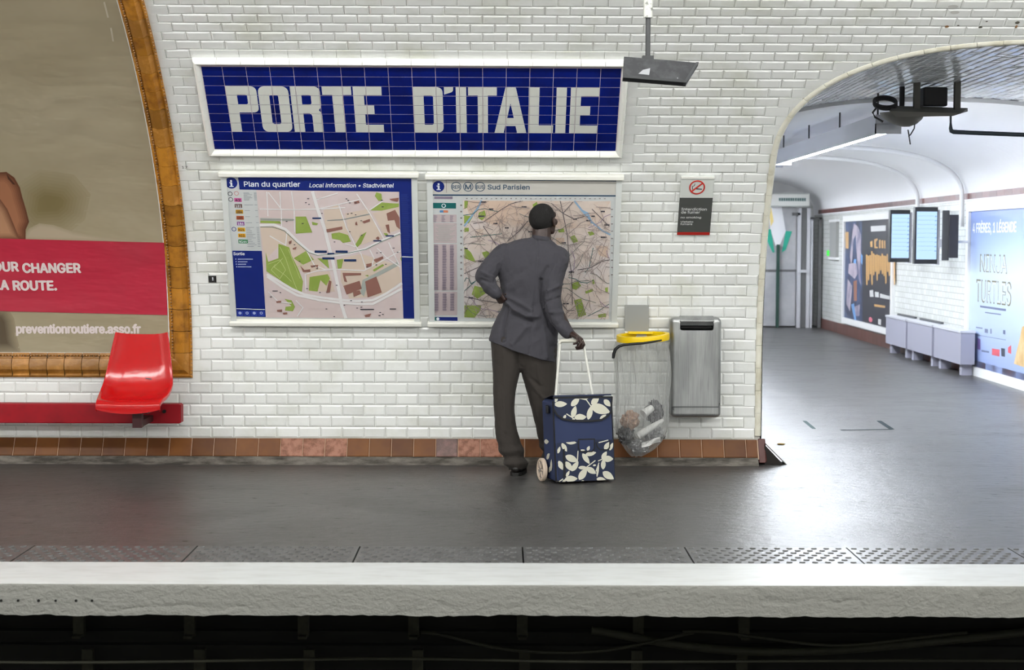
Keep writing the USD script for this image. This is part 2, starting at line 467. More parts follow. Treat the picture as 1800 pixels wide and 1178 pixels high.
# brown skirting tiles on a concrete curb
base = thing('baseboard_back', 'skirting of brown glazed tiles along the foot of the platform wall', kind='structure')
x, k = -5.1, 0
PB = Panel((0, 11.268, .046), (1, 0, 0), (0, .066, .118))
while x < 1.74:
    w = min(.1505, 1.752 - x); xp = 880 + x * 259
    m = m_brown_glare if (478 < xp < 585 or 788 < xp < 880) else m_brown_dark if 745 < xp < 788 else m_brown
    v, f = bevel_tile(w - .0045, .131, .005, .005, .008)
    v = v + [x + w / 2, .0675, nrg.uniform(0, .0015)]
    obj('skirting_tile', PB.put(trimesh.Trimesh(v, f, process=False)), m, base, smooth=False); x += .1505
obj('mortar_bed', PB.bx(-5.15, -.01, 1.758, .132, -.05, .0045), M('pale_mortar', lin(176, 150, 130), .8), base)
V = []
for x in np.arange(-5.2, 1.80, .05):
    nz = meshkit.fbm(np.array([[x * 3, 0, 0], [x * 3, 5, 0]]))
    V.append([(x, 11.30, .05), (x, 11.262, .05), (x, 11.245 + .01 * nz[0], .04), (x, 11.225 + .02 * nz[0], .012 + .012 * nz[1]), (x, 11.19 + .03 * nz[1], -.002)])
obj('curb', sheet(np.array(V), flip=False), m_concrete, base, smooth=60)
# the broken end of the skirting at the corner of the corridor
corner = thing('trim_2', 'chipped end of the skirting with a sloping concrete flap at the corridor corner', kind='structure')
obj('corner_block', hull(*[sph(p, .008, 8) for p in ((1.765, 11.27, .02), (1.80, 11.28, .02), (1.765, 11.33, .165), (1.80, 11.33, .165), (1.81, 11.30, .03), (1.80, 11.34, .03))]), M('maroon_corner_tile', lin(86, 48, 44), .4), corner)
obj('broken_core', trimesh.convex.convex_hull(np.array([(x, y, z) for y in (11.30, 11.44) for x, z in ((1.80, .135), (1.925, .004), (1.80, 0))])), M('painted_shadow_dark', lin(34, 30, 28), .9), corner)  # dark wedge painted in for the shadowed hollow under the flap
obj('concrete_flap', trimesh.convex.convex_hull(np.array([(x + k, y, z + q) for y, k in ((11.295, 0), (11.46, .004)) for x, z in ((1.806, .146), (1.955, .0)) for q in (0, -.008)])), M('pale_concrete', lin(150, 146, 142), .8, vary=((20, 20, 20), lin(104, 100, 96), .42, .66)), corner)
V = np.array([[(1.775, 11.35, z), (1.79 + .02 * k, 11.35 + 19 * t, z)] for z, k, t in ((.16, 0, 1), (0, 6, 1))])
obj('corridor_skirting', sheet(np.array([[(1.785 + .0229 * y, 11.36 + y, .16), (1.84 + .0229 * y, 11.36 + y, 0)] for y in (0, 19)]), flip=True), m_brown, corner)

# floor: platform and corridor in one
NOSE, WHITE_IN, TACT_IN = 7.29, 7.775, 8.205
obj('floor', trimesh.util.concatenate([b2((-9, TACT_IN, -.12), (9, 11.5, 0)), b2((1.3, 11.5, -.12), (6.6, 32, 0))]), m_floor, label='dark polished asphalt floor of the platform and corridor', kind='structure')
strip = thing('trim_3', 'dark tactile paving slabs with rows of bumps along the platform edge', kind='structure')
m_slab = M('dark_grey_rubber', lin(88, 88, 88), .36, vary=(9., lin(70, 70, 70), .4, .7), bump=(60., .002))
DOME = []
for k in range(-6, 7):
    x0 = .915 + k * .802
    s = obj('tactile_slab', b2((x0 + .004, WHITE_IN, -.1), (x0 + .798, TACT_IN - .004, .001)), m_slab, strip)
    ms = []
    for r in range(7):
        for c in range(13):
            cx, cy = x0 + .03 + c * .0605 + (.03 if r % 2 else 0), WHITE_IN + .035 + r * .059
            if cx > x0 + .78: continue
            ring = []
            for rr, z in ((.0155, .0005), (.0135, .0045), (.008, .0062)):
                a = np.linspace(0, 2 * math.pi, 10, endpoint=False); ring.append(np.column_stack([cx + rr * np.cos(a), cy + rr * np.sin(a), np.full(10, z)]))
            ms.append(loft(ring))
    obj('bump_field', ms, m_slab, s, smooth=50, kind='stuff')

# the white painted nosing: top, rounded edge, lumpy face, ragged lower edge
nose = thing('trim_4', 'white painted platform edge with a cracked plaster face', kind='structure')
xs = np.arange(-6.2, 6.2, .025)
jag = .012 * meshkit.fbm(np.column_stack([xs * 9, 0 * xs, 0 * xs]), 5) + .006 * meshkit.noise(np.column_stack([xs * 60, 0 * xs, 0 * xs]))
wav = .008 * (meshkit.fbm(np.column_stack([xs * 2.2, 0 * xs + 9, 0 * xs]), 4) - .5)
top = np.stack([np.column_stack([xs, np.full(len(xs), y) + (wav if y < 7.4 else 0), np.full(len(xs), z)]) for y, z in ((WHITE_IN, .002), (7.6, .003), (7.42, .002), (NOSE + .02, 0), (NOSE + .006, -.003))], 1)
obj('painted_top', sheet(top, flip=True), m_white_paint, nose, smooth=50)
prof = [(NOSE + .006, -.003), (NOSE, -.01), (NOSE - .001, -.03), (NOSE, -.06), (NOSE + .002, -.09), (NOSE + .003, -.115), (NOSE + .004, -.132)]
face = np.stack([np.column_stack([xs, np.full(len(xs), y) + wav + .006 * (meshkit.fbm(np.column_stack([xs * 7, 0 * xs + z * 40, 0 * xs]), 4) - .5), np.full(len(xs), z) - (jag if z < -.12 else 0)]) for y, z in prof], 1)
back = np.stack([np.column_stack([xs, np.full(len(xs), 7.36), np.full(len(xs), -.125)]), np.column_stack([xs, np.full(len(xs), 8.2), np.full(len(xs), -.125)])], 1)
obj('plaster_face', sheet(face, flip=True), m_face, nose, smooth=50)
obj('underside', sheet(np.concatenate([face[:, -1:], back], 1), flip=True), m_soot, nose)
for x in (2, 32, 68, 98, 134, 162):
    p = at(x, 1056, NOSE); obj('drill_hole', rod(p + [0, .01, 0], p - [0, .004, 0], .0052 + .002 * rng.random(), 10), m_black, nose)  # black discs stand in for the shade inside the holes

# the trough under the edge
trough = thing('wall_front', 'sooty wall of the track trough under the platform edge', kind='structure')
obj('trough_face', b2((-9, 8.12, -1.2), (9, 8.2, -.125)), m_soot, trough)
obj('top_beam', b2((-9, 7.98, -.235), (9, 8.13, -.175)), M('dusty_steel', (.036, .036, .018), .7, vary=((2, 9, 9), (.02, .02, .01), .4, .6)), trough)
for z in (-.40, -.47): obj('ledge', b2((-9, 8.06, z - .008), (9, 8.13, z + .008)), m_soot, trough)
obj('trackbed', b2((-9, 2.2, -1.3), (9, 8.2, -1.2)), M('dark_ballast', lin(48, 46, 43), .9, bump=(30., .03, 4)), label='dark track bed between the platforms', kind='structure')
obj('floor', b2((-9, -2.9, -1.3), (9, 2.2, 0)), m_floor, label='floor of the opposite platform', kind='structure')

# rest of the station vault (behind and above the camera): same ellipse, tiled
cy = YB - VA
t = np.linspace(float(np.arcsin((3.2 - VZ) / VB)), math.pi, 40)
prof = [(cy + VA * math.cos(q), VZ + VB * math.sin(q)) for q in t] + [(cy - VA, 0.)]
obj('ceiling', sheet(np.array([[(x, y, z) for x in np.linspace(-9, 9, 4)] for y, z in prof]), flip=True), m_brick_x, smooth=True, label='white tiled station vault above the tracks', kind='structure')
side = []
for xa, xb in ((-9, -5.2), (5.6, 9)):
    zz = np.linspace(0, 3.2, 25); side.append(sheet(np.array([[(x, float(wy(z)), z) for x in (xa, xb)] for z in zz]), flip=False))
obj('wall_side', side, m_brick_x, smooth=True, label='platform wall continuing beyond the picture on both sides', kind='structure')
for x in (-9, 9):
    pts = [(cy + VA * math.cos(q), VZ + VB * math.sin(q)) for q in np.linspace(0, math.pi, 40)] + [(cy - VA, -1.3), (cy + VA, -1.3)]
    e = flat(Polygon(pts)); v = np.array(e.vertices); e.vertices = np.column_stack([np.full(len(v), x), v[:, 0], v[:, 1]])
    obj('wall_end', e, m_brick_x, label='end of the built stretch of station, to the ' + ('left' if x < 0 else 'right'), kind='structure')

# corridor walls, vault
YE = 30.5
def cwall(side, z0, z1, off=0.):
    return sheet(np.array([[(float(XC(y)) + side * (CW - off), y, z) for z in (z0, z1)] for y in np.linspace(10.9 if z1 > 1.9 and z0 > 1 else 11.34, YE, 12)]), flip=side > 0)
obj('wall_right', [sheet(np.array([[(float(XC(y)) + CW, y, z) for z in np.linspace(0, 2.0, 9)] for y in np.linspace(11.345, YE, 12)]), flip=True),
                   sheet(np.array([[(float(XC(wy(z))) + CW, float(wy(z)), z), (float(XC(11.345)) + CW, 11.345, z)] for z in np.linspace(.7, 2.0, 9)]))], m_brick_y, label='white tiled right wall of the corridor', kind='structure')
obj('wall_left', [sheet(np.array([[(float(XC(y)) - CW, y, z) for z in np.linspace(0, 2.0, 9)] for y in np.linspace(11.345, YE, 12)]), flip=False),
                  sheet(np.array([[(float(XC(wy(z))) - CW, float(wy(z)), z), (float(XC(11.345)) - CW, 11.345, z)] for z in np.linspace(.7, 2.0, 9)]), flip=True)], m_brick_y, label='white tiled left wall of the corridor', kind='structure')
YT2 = 14.0
av = arch(49); ys = lambda z: float(wy(z))
def vault(y0, y1, drop=0., ny=10):
    A = arch(49, CW - drop * .3, CR - drop)
    return np.array([[(float(XC(y)) + dx, y, z) for dx, z in A] for y in np.linspace(y0, y1, ny)])
# tiled stretch next to the platform: bed and real bevelled tiles
first = np.array([[(float(XC(y)) + dx, y, z) for (dx, z) in [av[k]] for y in [ys(z) + (YT2 - ys(z)) * s for s in np.linspace(0, 1, 8)]] for k in range(49)])
cvault = thing('ceiling_front', 'bevelled tile vault at the mouth of the corridor', kind='structure')
obj('grout_bed', sheet(first, flip=True), M('dark_vault_joint', lin(70, 70, 74), .85), cvault, smooth=True)
m_vtile = M('white_vault_tile', lin(222, 224, 226), .14, rnd=.12)
dense = arch(1201); ds = np.concatenate([[0], np.cumsum(np.hypot(*np.diff(dense, axis=0).T))])
vt = []
for j in range(int(ds[-1] / RP)):
    sm = (j + .5) * RP; dx, z = np.interp(sm, ds, dense[:, 0]), np.interp(sm, ds, dense[:, 1])
    d2, z2 = np.interp(sm + .003, ds, dense[:, 0]), np.interp(sm + .003, ds, dense[:, 1]); T = np.array([d2 - dx, 0, z2 - z]); T /= np.linalg.norm(T)
    D = np.array([.0229, 1, 0]); D /= np.linalg.norm(D); N = np.cross(D, T); N = N if N @ [-dx, 0, 1.2 - z] > 0 else -N
    y0 = ys(z) + .02 + (CP / 2 if j % 2 else 0)
    for i in range(int((YT2 - y0) / CP)):
        y = y0 + (i + .5) * CP; v, f = bevel_tile(CP - .005, RP - .0095, .008)
        t2 = nrg.normal(0, .018, 2)
        h = v[:, 2] + np.where(v[:, 2] > .001, v[:, 0] * t2[0] + v[:, 1] * t2[1] * 1.4, 0)
        P = np.array([float(XC(y)) + dx, y, z]) + v[:, :1] * D + v[:, 1:2] * T + h[:, None] * N
        m = trimesh.Trimesh(P, f, process=False)
        if np.cross(m.triangles[-1][1] - m.triangles[-1][0], m.triangles[-1][2] - m.triangles[-1][0]) @ N < 0: m.invert()
        dd = P[0] - EYE; k = 1 / (dd @ fw); x = 900 + F * (dd @ rt) * k
        vt.append((1 / y - abs(dx - .6) * .012 if x < 1795 else 0, m))
vt.sort(key=lambda w: -w[0])
for _, m in vt[:150]: obj('tile', m, m_vtile, cvault, smooth=False)
obj('tile_field', [m for _, m in vt[150:]], m_vtile, cvault, smooth=False, kind='stuff')
V = vault(YT2, YE, .035); lip = np.concatenate([vault(YT2, YT2, 0., 1), V[:1]])
obj('ceiling_back', [sheet(V, flip=True), sheet(lip, flip=True)], m_plaster, smooth=60, label='plain plastered vault further down the corridor', kind='structure')
e = Polygon(np.vstack([[[-CW, 0]], arch(40), [[CW, 0]]])); e = flat(e); v = np.array(e.vertices); e.vertices = np.column_stack([XC(YE) + v[:, 0], np.full(len(v), YE), v[:, 1]])
obj('wall_far', e, M('pale_grey_panel_wall', lin(196, 196, 196), .5), label='far end of the corridor behind the gates', kind='structure')

# right wall of the corridor as a drawing face: u runs from far to near, v up
D = np.array([.0229, 1, 0]); RW = Panel((float(XC(11.35)) + CW, 11.35, 0), -D, (0, 0, 1))
def rwu(y): return -(y - 11.35) * math.hypot(1, .0229)
bb = thing('baseboard_right', 'brown skirting along the right wall of the corridor', kind='structure')
for k in range(0, 60):
    u = rwu(12 + k * .3); obj('skirting_tile', RW.bx(u - .297, 0, u, .17, 0, .02), M('dark_brown_skirting', lin(92, 58, 50), .35, rnd=.25), bb)
tb = thing('trim_5', 'thin brown tile band at the top of the corridor wall', kind='structure')
for k in range(0, 60):
    u = rwu(12 + k * .3); obj('band_tile', RW.bx(u - .297, 2.02, u, 2.115, 0, .014), M('maroon_band_tile', lin(92, 50, 46), .4, rnd=.3), tb)
# ------------------------------------------------------------------ lamps
m_housing = M('white_lamp_housing', lin(205, 206, 210), .5)
m_tube1 = emit('station_tube_glow', (1., .99, .965), STATION_LAMP)
m_tube3 = emit('opposite_tube_glow', (1., .99, .965), OPPOSITE_LAMP)
m_tube2 = emit('corridor_tube_glow', (.89, .94, 1.), CORRIDOR_LAMP)
m_tube4 = emit('far_corridor_tube_glow', (.89, .94, 1.), FAR_CORRIDOR_LAMP)
ORD = ('first', 'second', 'third', 'fourth', 'fifth', 'sixth', 'seventh')
for y, z, txt in ((7.9, 3.62, 'near the tiled wall'), (1.2, 3.55, 'over the opposite platform')):
    for k in range(5):
        x0 = -9 + k * 3.6 + .1
        t = thing('fluorescent_fitting', f'long white fluorescent fitting {txt}, {ORD[k]} from the left', 'ceiling lamp', (x0, y, z), 'fluorescent fittings over the platforms')
        obj('housing', b2((x0, y - .16, z), (x0 + 3.4, y + .16, z + .08)), m_housing, t)
        obj('diffuser', b2((x0 + .02, y - .045, z - .21), (x0 + 3.38, y + .045, z - .001)) if y > 5 else b2((x0 + .02, y - .14, z - .03), (x0 + 3.38, y + .14, z - .001)), m_tube1 if y > 5 else m_tube3, t)

# ------------------------------------------------------------------ station name sign
s0, s1 = on_wall(SIGN_X0, SIGN_S0, .008), on_wall(SIGN_X0, SIGN_S1, .008)
SG = Panel(s0, (1, 0, 0), s1 - s0)
SWD, SH = SIGN_X1 - SIGN_X0, float(np.linalg.norm(s1 - s0))
sign = thing('station_sign', 'long blue tiled station name sign with white lettering in a white ceramic frame', 'sign', on_wall((SIGN_X0 + SIGN_X1) / 2, SIGN_S0))
m_blue = M('cobalt_blue_tile', lin(4, 26, 118), .12, rnd=.14, vary=(6., lin(6, 20, 96), .45, .7))
m_signwhite = M('cream_white_enamel', lin(216, 218, 212), .2)
m_frame = M('white_glazed_moulding', lin(240, 240, 234), .14)
m_joint = M('pinkish_joint', lin(206, 190, 200), .7)
fu0, fv0 = SG.px(376.5, 255.2); fu1, fv1 = SG.px(1091.5, 118.6)
fu0, fv0, fu1, fv1 = .046, .045, SWD - .046, fv1
NCOL, NROW = 17.75, 9
cw, rh = (fu1 - fu0) / NCOL, (fv1 - fv0) / NROW
obj('backing', SG.bx(.01, .01, SWD - .01, SH - .01, -.03, .0094), m_joint, sign)
colx = [0] + [.88 + k for k in range(17)] + [17.75]
rects = {}
for r in range(NROW):
    for c in range(len(colx) - 1):
        x0, x1 = fu0 + colx[c] * cw + .0019, fu0 + colx[c + 1] * cw - .0019
        y0, y1 = fv1 - (r + 1) * rh + .0019, fv1 - r * rh - .0019
        if x1 - x0 < .02: continue
        rects[(r, c)] = sbox(x0, y0, x1, y1)
        v, f = bevel_tile(x1 - x0, y1 - y0, .001, .0086, .0094)
        tl = nrg.normal(0, .003, 2); v[:, 2] += np.where(v[:, 2] > 0, v[:, 0] * tl[0] + v[:, 1] * tl[1], 0)
        v = v + [(x0 + x1) / 2, (y0 + y1) / 2, .002]
        obj('blue_tile', SG.put(trimesh.Trimesh(v, f, process=False)), m_blue, sign, smooth=False)


def rnd(pts, r):
    """a polygon with chosen corners rounded: pts (x, y, radius)"""
    out = []
    for k, (x, y, q) in enumerate(pts):
        if not q: out.append((x, y)); continue
        p = np.array((x, y * r)); a = np.array((pts[k - 1][0], pts[k - 1][1] * r)); b = np.array((pts[(k + 1) % len(pts)][0], pts[(k + 1) % len(pts)][1] * r))
        a = p + (a - p) / np.linalg.norm(a - p) * q; b = p + (b - p) / np.linalg.norm(b - p) * q
        for t in np.linspace(0, 1, 7):
            e = (1 - t) ** 2 * a + 2 * t * (1 - t) * p + t * t * b; out.append((e[0], e[1] / r))
    return Polygon(out)


RA = .55  # a row is about half as tall as a tile is wide
T_, B_ = 2.0, 7.0
def R4(x0, y0, x1, y1): return sbox(x0, y0, x1, y1)
def gE(a, b, stem, mid): return unary_union([R4(a, 2, a + stem, 7), R4(a, 2, b, 2.92), R4(a, 4.03, mid, 4.98), R4(a, 6.12, b, 7)])
letters = [
    rnd([(1.0, 2, 0), (2.32, 2, .34), (2.32, 4.85, .3), (1.46, 4.85, 0), (1.46, 7, 0), (1.0, 7, 0)], RA).difference(rnd([(1.46, 2.92, 0), (1.89, 2.92, .1), (1.89, 3.95, .1), (1.46, 3.95, 0)], RA)),
    rnd([(2.38, 2, .38), (3.68, 2, .38), (3.68, 7, .38), (2.38, 7, .38)], RA).difference(rnd([(2.84, 2.95, .1), (3.22, 2.95, .1), (3.22, 6.1, .1), (2.84, 6.1, .1)], RA)),
    unary_union([rnd([(3.76, 2, 0), (5.03, 2, .34), (5.03, 4.25, .18), (4.9, 4.55, 0), (5.03, 4.9, .18), (5.03, 7, 0), (4.6, 7, 0), (4.6, 5.1, .1), (4.5, 4.9, 0), (4.22, 4.9, 0), (4.22, 7, 0), (3.76, 7, 0)], RA)]).difference(rnd([(4.22, 2.92, 0), (4.62, 2.92, .1), (4.62, 3.95, .1), (4.22, 3.95, 0)], RA)),
    unary_union([R4(5.12, 2, 6.37, 2.9), R4(5.54, 2, 5.98, 7)]),
    gE(6.44, 7.67, .46, 7.31),
    rnd([(9.0, 2, 0), (10.28, 2, .34), (10.28, 7, .34), (9.0, 7, 0)], RA).difference(rnd([(9.46, 2.92, 0), (9.86, 2.92, .1), (9.86, 6.1, .1), (9.46, 6.1, 0)], RA)),
    rnd([(10.34, 2, 0), (10.73, 2, 0), (10.73, 2.5, .12), (10.34, 2.82, 0)], RA),
    R4(10.84, 2, 11.29, 7),
    unary_union([R4(11.37, 2, 12.6, 2.9), R4(11.78, 2, 12.22, 7)]),
    Polygon([(12.97, 2), (13.41, 2), (13.9, 7), (13.49, 7), (13.42, 6.2), (12.97, 6.2), (12.9, 7), (12.5, 7)]).difference(Polygon([(13.19, 3.75), (13.34, 5.33), (13.05, 5.33)])),
    unary_union([R4(13.97, 2, 14.43, 7), R4(13.97, 6.12, 15.06, 7)]),
    R4(15.16, 2, 15.6, 7),
    gE(15.77, 16.99, .45, 16.64)]
for g in letters:
    g = affinity.affine_transform(g, [cw, 0, 0, -rh, fu0 - .12 * cw, fv1])   # column 1 is .88 tile from the frame
    ms = [SG.put(slab(g.intersection(q), .0012), .0112) for q in rects.values() if g.intersects(q) and g.intersection(q).area > 2e-6]
    obj('letter', ms, m_signwhite, sign, smooth=False)


def moulding(P, u0, v0, u1, v1, w, h, n, name, parent, mat):
    """half-round moulding around a rectangle, in pieces about n long"""
    sides = [((u0, v1), (u1, v1), (0, -1)), ((u0, v0), (u1, v0), (0, 1)), ((u0, v0), (u0, v1), (1, 0)), ((u1, v0), (u1, v1), (-1, 0))]
    for a, b, inn in sides:
        a, b, inn = np.array(a, float), np.array(b, float), np.array(inn, float); Ln = np.linalg.norm(b - a); d = (b - a) / Ln; k = max(1, round(Ln / n))
        for i in range(k):
            R = []
            for t in (i / k, (i + 1) / k):
                g = .0009 if 0 < t < 1 else 0; s = t * Ln + (g if t == i / k else -g); ring = []
                for q, hh in ((0, -.02), (0, .35), (.12, .8), (.4, 1), (.7, .85), (.92, .45), (1, .15), (1, -.02)):
                    off = q * w; ss = s
                    if t == 0: ss = s + off           # mitred corners
                    if t == 1: ss = s - off
                    p = a + d * ss + inn * off; ring.append((p[0], p[1], hh * h))
                R.append(ring)
            m = loft(np.array(R))
            obj(name, P.put(m), mat, parent, smooth=40)


moulding(SG, 0, 0, SWD, SH, .046, .042, .15, 'frame_tile', sign, m_frame)

# ------------------------------------------------------------------ the two wall maps
m_rail = M('white_enamelled_rail', lin(238, 238, 230), .25)
m_sheet = M('white_map_sheet', lin(196, 200, 200), .35)
m_navy = M('map_navy_print', lin(16, 36, 116), .35)
m_navyw = M('map_white_print', lin(222, 226, 232), .35)
m_pink = M('map_pinkish_print', lin(206, 190, 188), .4, vary=(2.2, lin(210, 196, 196), .45, .6))
m_peach = M('map_peach_print', lin(209, 192, 177), .4)
m_green = M('map_green_print', lin(148, 168, 84), .4, vary=(9., lin(138, 160, 74), .4, .6))
m_road = M('map_road_print', lin(224, 222, 222), .4)
m_umber = M('map_umber_print', lin(142, 100, 90), .4)
m_greyg = M('map_grey_green_print', lin(164, 170, 164), .4)
m_ink = M('map_dark_ink', lin(64, 62, 70), .5)
m_teal = M('map_teal_print', lin(24, 96, 96), .4)
m_river = M('map_river_print', lin(136, 168, 196), .4)
m_violet = M('map_violet_print', lin(150, 130, 160), .4)
m_line = M('map_grey_line', lin(140, 132, 132), .5)
zt, zb = 1.953, .94
PT, PBm = np.array([0, float(wy(zt)) - .03, zt]), np.array([0, float(wy(zb)) - .03, zb])


def map_case(name, label, loc_px, xpx):
    P = Panel(PBm + [0, 0, 0], (1, 0, 0), PT - PBm)
    (a0, b0), (a1, b1) = P.px(*xpx[0]), P.px(*xpx[1])
    t = thing(name, label, 'map', P.O + P.U * (a0 + a1) / 2)
    obj('case', P.bx(a0 + .012, b0 + .015, a1 - .012, b1 - .015, -.07, .006), m_rail, t)
    rail = lambda v0, v1, h: P.put(hull(*[sph((x, y, z), .008, 10) for x in (a0 + .008, a1 - .008) for y in (v0 + .008, v1 - .008) for z in (.0, h)]))
    obj('rail', rail(b1 - .034, b1, .03), m_rail, t); obj('rail', rail(b0, b0 + .032, .026), m_rail, t)
    obj('side_strip', P.bx(a0 + .012, b0 + .03, a0 + .05, b1 - .03, .004, .014), M('grey_white_edge', lin(206, 210, 208), .4), t)
    obj('side_strip', P.bx(a1 - .05, b0 + .03, a1 - .012, b1 - .03, .004, .014), M('grey_white_edge', 0), t)
    return P, t


def dr(P, par, name, mat, h, polys, Z=None, w=None, label=None):
    """flat print on a map: polygons (or lines of width w in metres) given in the reading frame Z, each a part of its own unless too small to tell apart"""
    x0, y0, sc = Z; ms = []
    for q in polys:
        pts = [P.px(x0 + a / sc, y0 + b / sc) for a, b in q]
        g = LineString(pts).buffer(w, cap_style=2, join_style=1) if w else Polygon(pts).buffer(0)
        if g.area > 0: ms.append((g.bounds, P.put(flat(g), h + .00003 * len(ms))))
    if name in STUFF: return obj(name, [m for _, m in ms], mat, par, smooth=False, kind='stuff' if len(ms) > 1 else None)
    for _, m in ms: o = obj(name, m, mat, par, smooth=False, label=label)
    return o


STUFF = ('small_print', 'street_label', 'edge_index', 'minor_line', 'footpath')


def dtext(P, par, mat, h, items, Z, name='lettering', cap_px=None):
    x0, y0, sc = Z
    for txt, xa, ya, xb, cap, bold, sl in items:
        ua, va = P.px(x0 + xa / sc, y0 + ya / sc); ub, vb = P.px(x0 + xb / sc, y0 + ya / sc); c = cap / sc / 268
        if txt == 'i':       # the slab-footed letter of the information symbol
            k = c / 40; cx = (ua + ub) / 2; R_ = lambda a, b, e, d: sbox(cx + a * k, va + b * k, cx + e * k, va + d * k)
            o = obj(name, P.put(flat(unary_union([R_(-6, 0, 7, 33), R_(-14, 0, 15, 6), R_(-13, 27, 0, 33), Point(cx + .5 * k, va + 43 * k).buffer(7.5 * k)])), h), mat, par, smooth=False); continue
        o = obj(name, P.text(txt, ua, va, ub, c, h, bold, sl), mat, par, smooth=False)
    return o


def disc(P, par, name, mat, h, cx, cy, r, Z, hole=0.):
    x0, y0, sc = Z; c = P.px(x0 + cx / sc, y0 + cy / sc); rr = r / sc / 268
    g = Point(*c).buffer(rr, 16)
    if hole: g = g.difference(Point(*c).buffer(rr - hole / sc / 268, 16))
    return obj(name, P.put(flat(g), h), mat, par, smooth=False)


Z5 = (370, 290, 3.926)
P, t = map_case('neighbourhood_map', 'left wall map with a blue header and side columns, showing the local quarter', None, ((404, 570.5), (736.5, 301.5)))
dr(P, t, 'map_sheet', m_sheet, .0075, [[(95, 82), (1400, 92), (1424, 1062), (180, 1056)]], Z5)
dr(P, t, 'header_band', m_navy, .0085, [[(192, 80), (1397, 93), (1402, 184), (202, 167)]], Z5)
dr(P, t, 'side_column', m_navy, .0085, [[(152, 588), (356, 590), (382, 1046), (182, 1042)]], Z5)
dr(P, t, 'side_column', m_navy, .0085, [[(1303, 182), (1391, 184), (1421, 1056), (1332, 1056)]], Z5)
dr(P, t, 'street_plan', m_pink, .0085, [[(318, 170), (1302, 182), (1332, 1056), (385, 1050), (356, 590)]], Z5)
dr(P, t, 'built_up_area', m_peach, .0092, [[(345, 425), (470, 425), (640, 560), (760, 690), (560, 700), (470, 560), (390, 640), (365, 580)], [(900, 640), (1040, 610), (1300, 690), (1320, 800), (1180, 900), (960, 920), (900, 800)], [(780, 310), (880, 270), (940, 420), (960, 480), (800, 460)], [(930, 330), (1090, 300), (1190, 490), (1020, 560), (950, 440)], [(1120, 330), (1300, 280), (1308, 440), (1200, 480)], [(660, 740), (820, 730), (860, 870), (680, 870)], [(580, 690), (740, 640), (800, 720), (650, 745)], [(520, 450), (600, 520), (650, 570), (570, 610), (520, 520)]], Z5)
dr(P, t, 'park', m_green, .0099, [[(588, 353), (660, 352), (703, 462), (590, 470)], [(470, 540), (545, 565), (560, 620), (610, 720), (640, 800), (632, 872), (560, 850), (480, 790), (388, 730), (382, 600), (400, 665), (470, 640)], [(575, 640), (660, 590), (715, 650), (640, 685)], [(835, 470), (890, 462), (950, 480), (970, 525), (915, 535), (895, 515), (840, 505)], [(1078, 458), (1040, 540), (1005, 572), (1000, 545), (1040, 480)], [(685, 770), (810, 750), (825, 780), (800, 830), (760, 790), (740, 870), (680, 862)], [(1105, 310), (1180, 255), (1240, 260), (1300, 262), (1300, 285), (1180, 312)], [(1145, 185), (1180, 195), (1185, 240), (1160, 245), (1135, 210)], [(738, 640), (810, 642), (820, 712)], [(872, 650), (918, 645), (905, 708), (880, 712)], [(512, 920), (560, 930), (584, 975), (570, 1005), (515, 1000), (520, 975), (560, 970)], [(1120, 720), (1190, 680), (1200, 690), (1130, 732)], [(345, 380), (480, 385), (490, 402), (345, 396)], [(700, 388), (745, 400), (735, 412), (705, 410)], [(1310, 640), (1318, 630), (1320, 665)], [(1066, 758), (1090, 755), (1090, 768)], [(1195, 465), (1220, 468), (1230, 485), (1205, 482)]], Z5)
dr(P, t, 'railway_land', m_greyg, .0099, [[(345, 362), (580, 368), (580, 382), (345, 384)], [(1050, 790), (1290, 665), (1300, 690), (1090, 800), (1060, 905), (1035, 880)], [(805, 377), (920, 368), (1100, 330), (1100, 340), (920, 378), (805, 384)]], Z5)
dr(P, t, 'road', m_road, .0106, [[(705, 178), (740, 300), (790, 440), (825, 585), (845, 660), (870, 780), (895, 900), (905, 960), (935, 1055)]], Z5, w=.011)
dr(P, t, 'road', m_road, .0106, [[(340, 412), (440, 408), (520, 440), (600, 520), (680, 590), (740, 612), (830, 622), (960, 605), (1070, 575), (1180, 520), (1312, 465)], [(390, 750), (460, 790), (560, 850), (650, 890), (760, 910), (880, 925), (1000, 935), (1120, 930), (1220, 880), (1322, 812)], [(392, 765), (500, 840), (600, 895), (760, 930), (880, 945), (1010, 955), (1120, 955), (1322, 850)]], Z5, w=.0085)
dr(P, t, 'road', m_road, .0106, [[(1010, 195), (1100, 330), (1150, 420), (1200, 510)], [(885, 270), (940, 430), (1000, 550), (1040, 610), (1075, 720)], [(390, 180), (398, 350)], [(400, 185), (490, 300), (492, 430)], [(340, 300), (580, 305), (740, 300), (900, 265), (1030, 235)], [(560, 178), (578, 300), (582, 460)], [(480, 180), (485, 290)], [(720, 240), (880, 190)], [(1190, 245), (1095, 310)], [(650, 560), (720, 690), (800, 720)], [(410, 485), (520, 550), (530, 450)], [(655, 750), (740, 725), (850, 715), (1060, 725), (1200, 650), (1310, 590)], [(655, 750), (660, 870)], [(1100, 580), (1130, 640), (1110, 700)], [(1150, 570), (1220, 640), (1310, 700)], [(1230, 530), (1300, 680)], [(400, 870), (470, 940), (560, 950)], [(590, 930), (640, 980), (600, 1040)], [(930, 540), (1000, 560)], [(760, 300), (930, 290)]], Z5, w=.0035)
dr(P, t, 'footpath', M('map_pale_green_print', lin(190, 204, 140), .4), .0110, [[(480, 560), (520, 640), (560, 760), (600, 860)], [(400, 680), (480, 650), (520, 720), (480, 780), (420, 720), (450, 680)], [(540, 580), (580, 680), (620, 780)], [(500, 640), (440, 700), (520, 760), (560, 800)], [(600, 700), (640, 680)]], Z5, w=.0016)
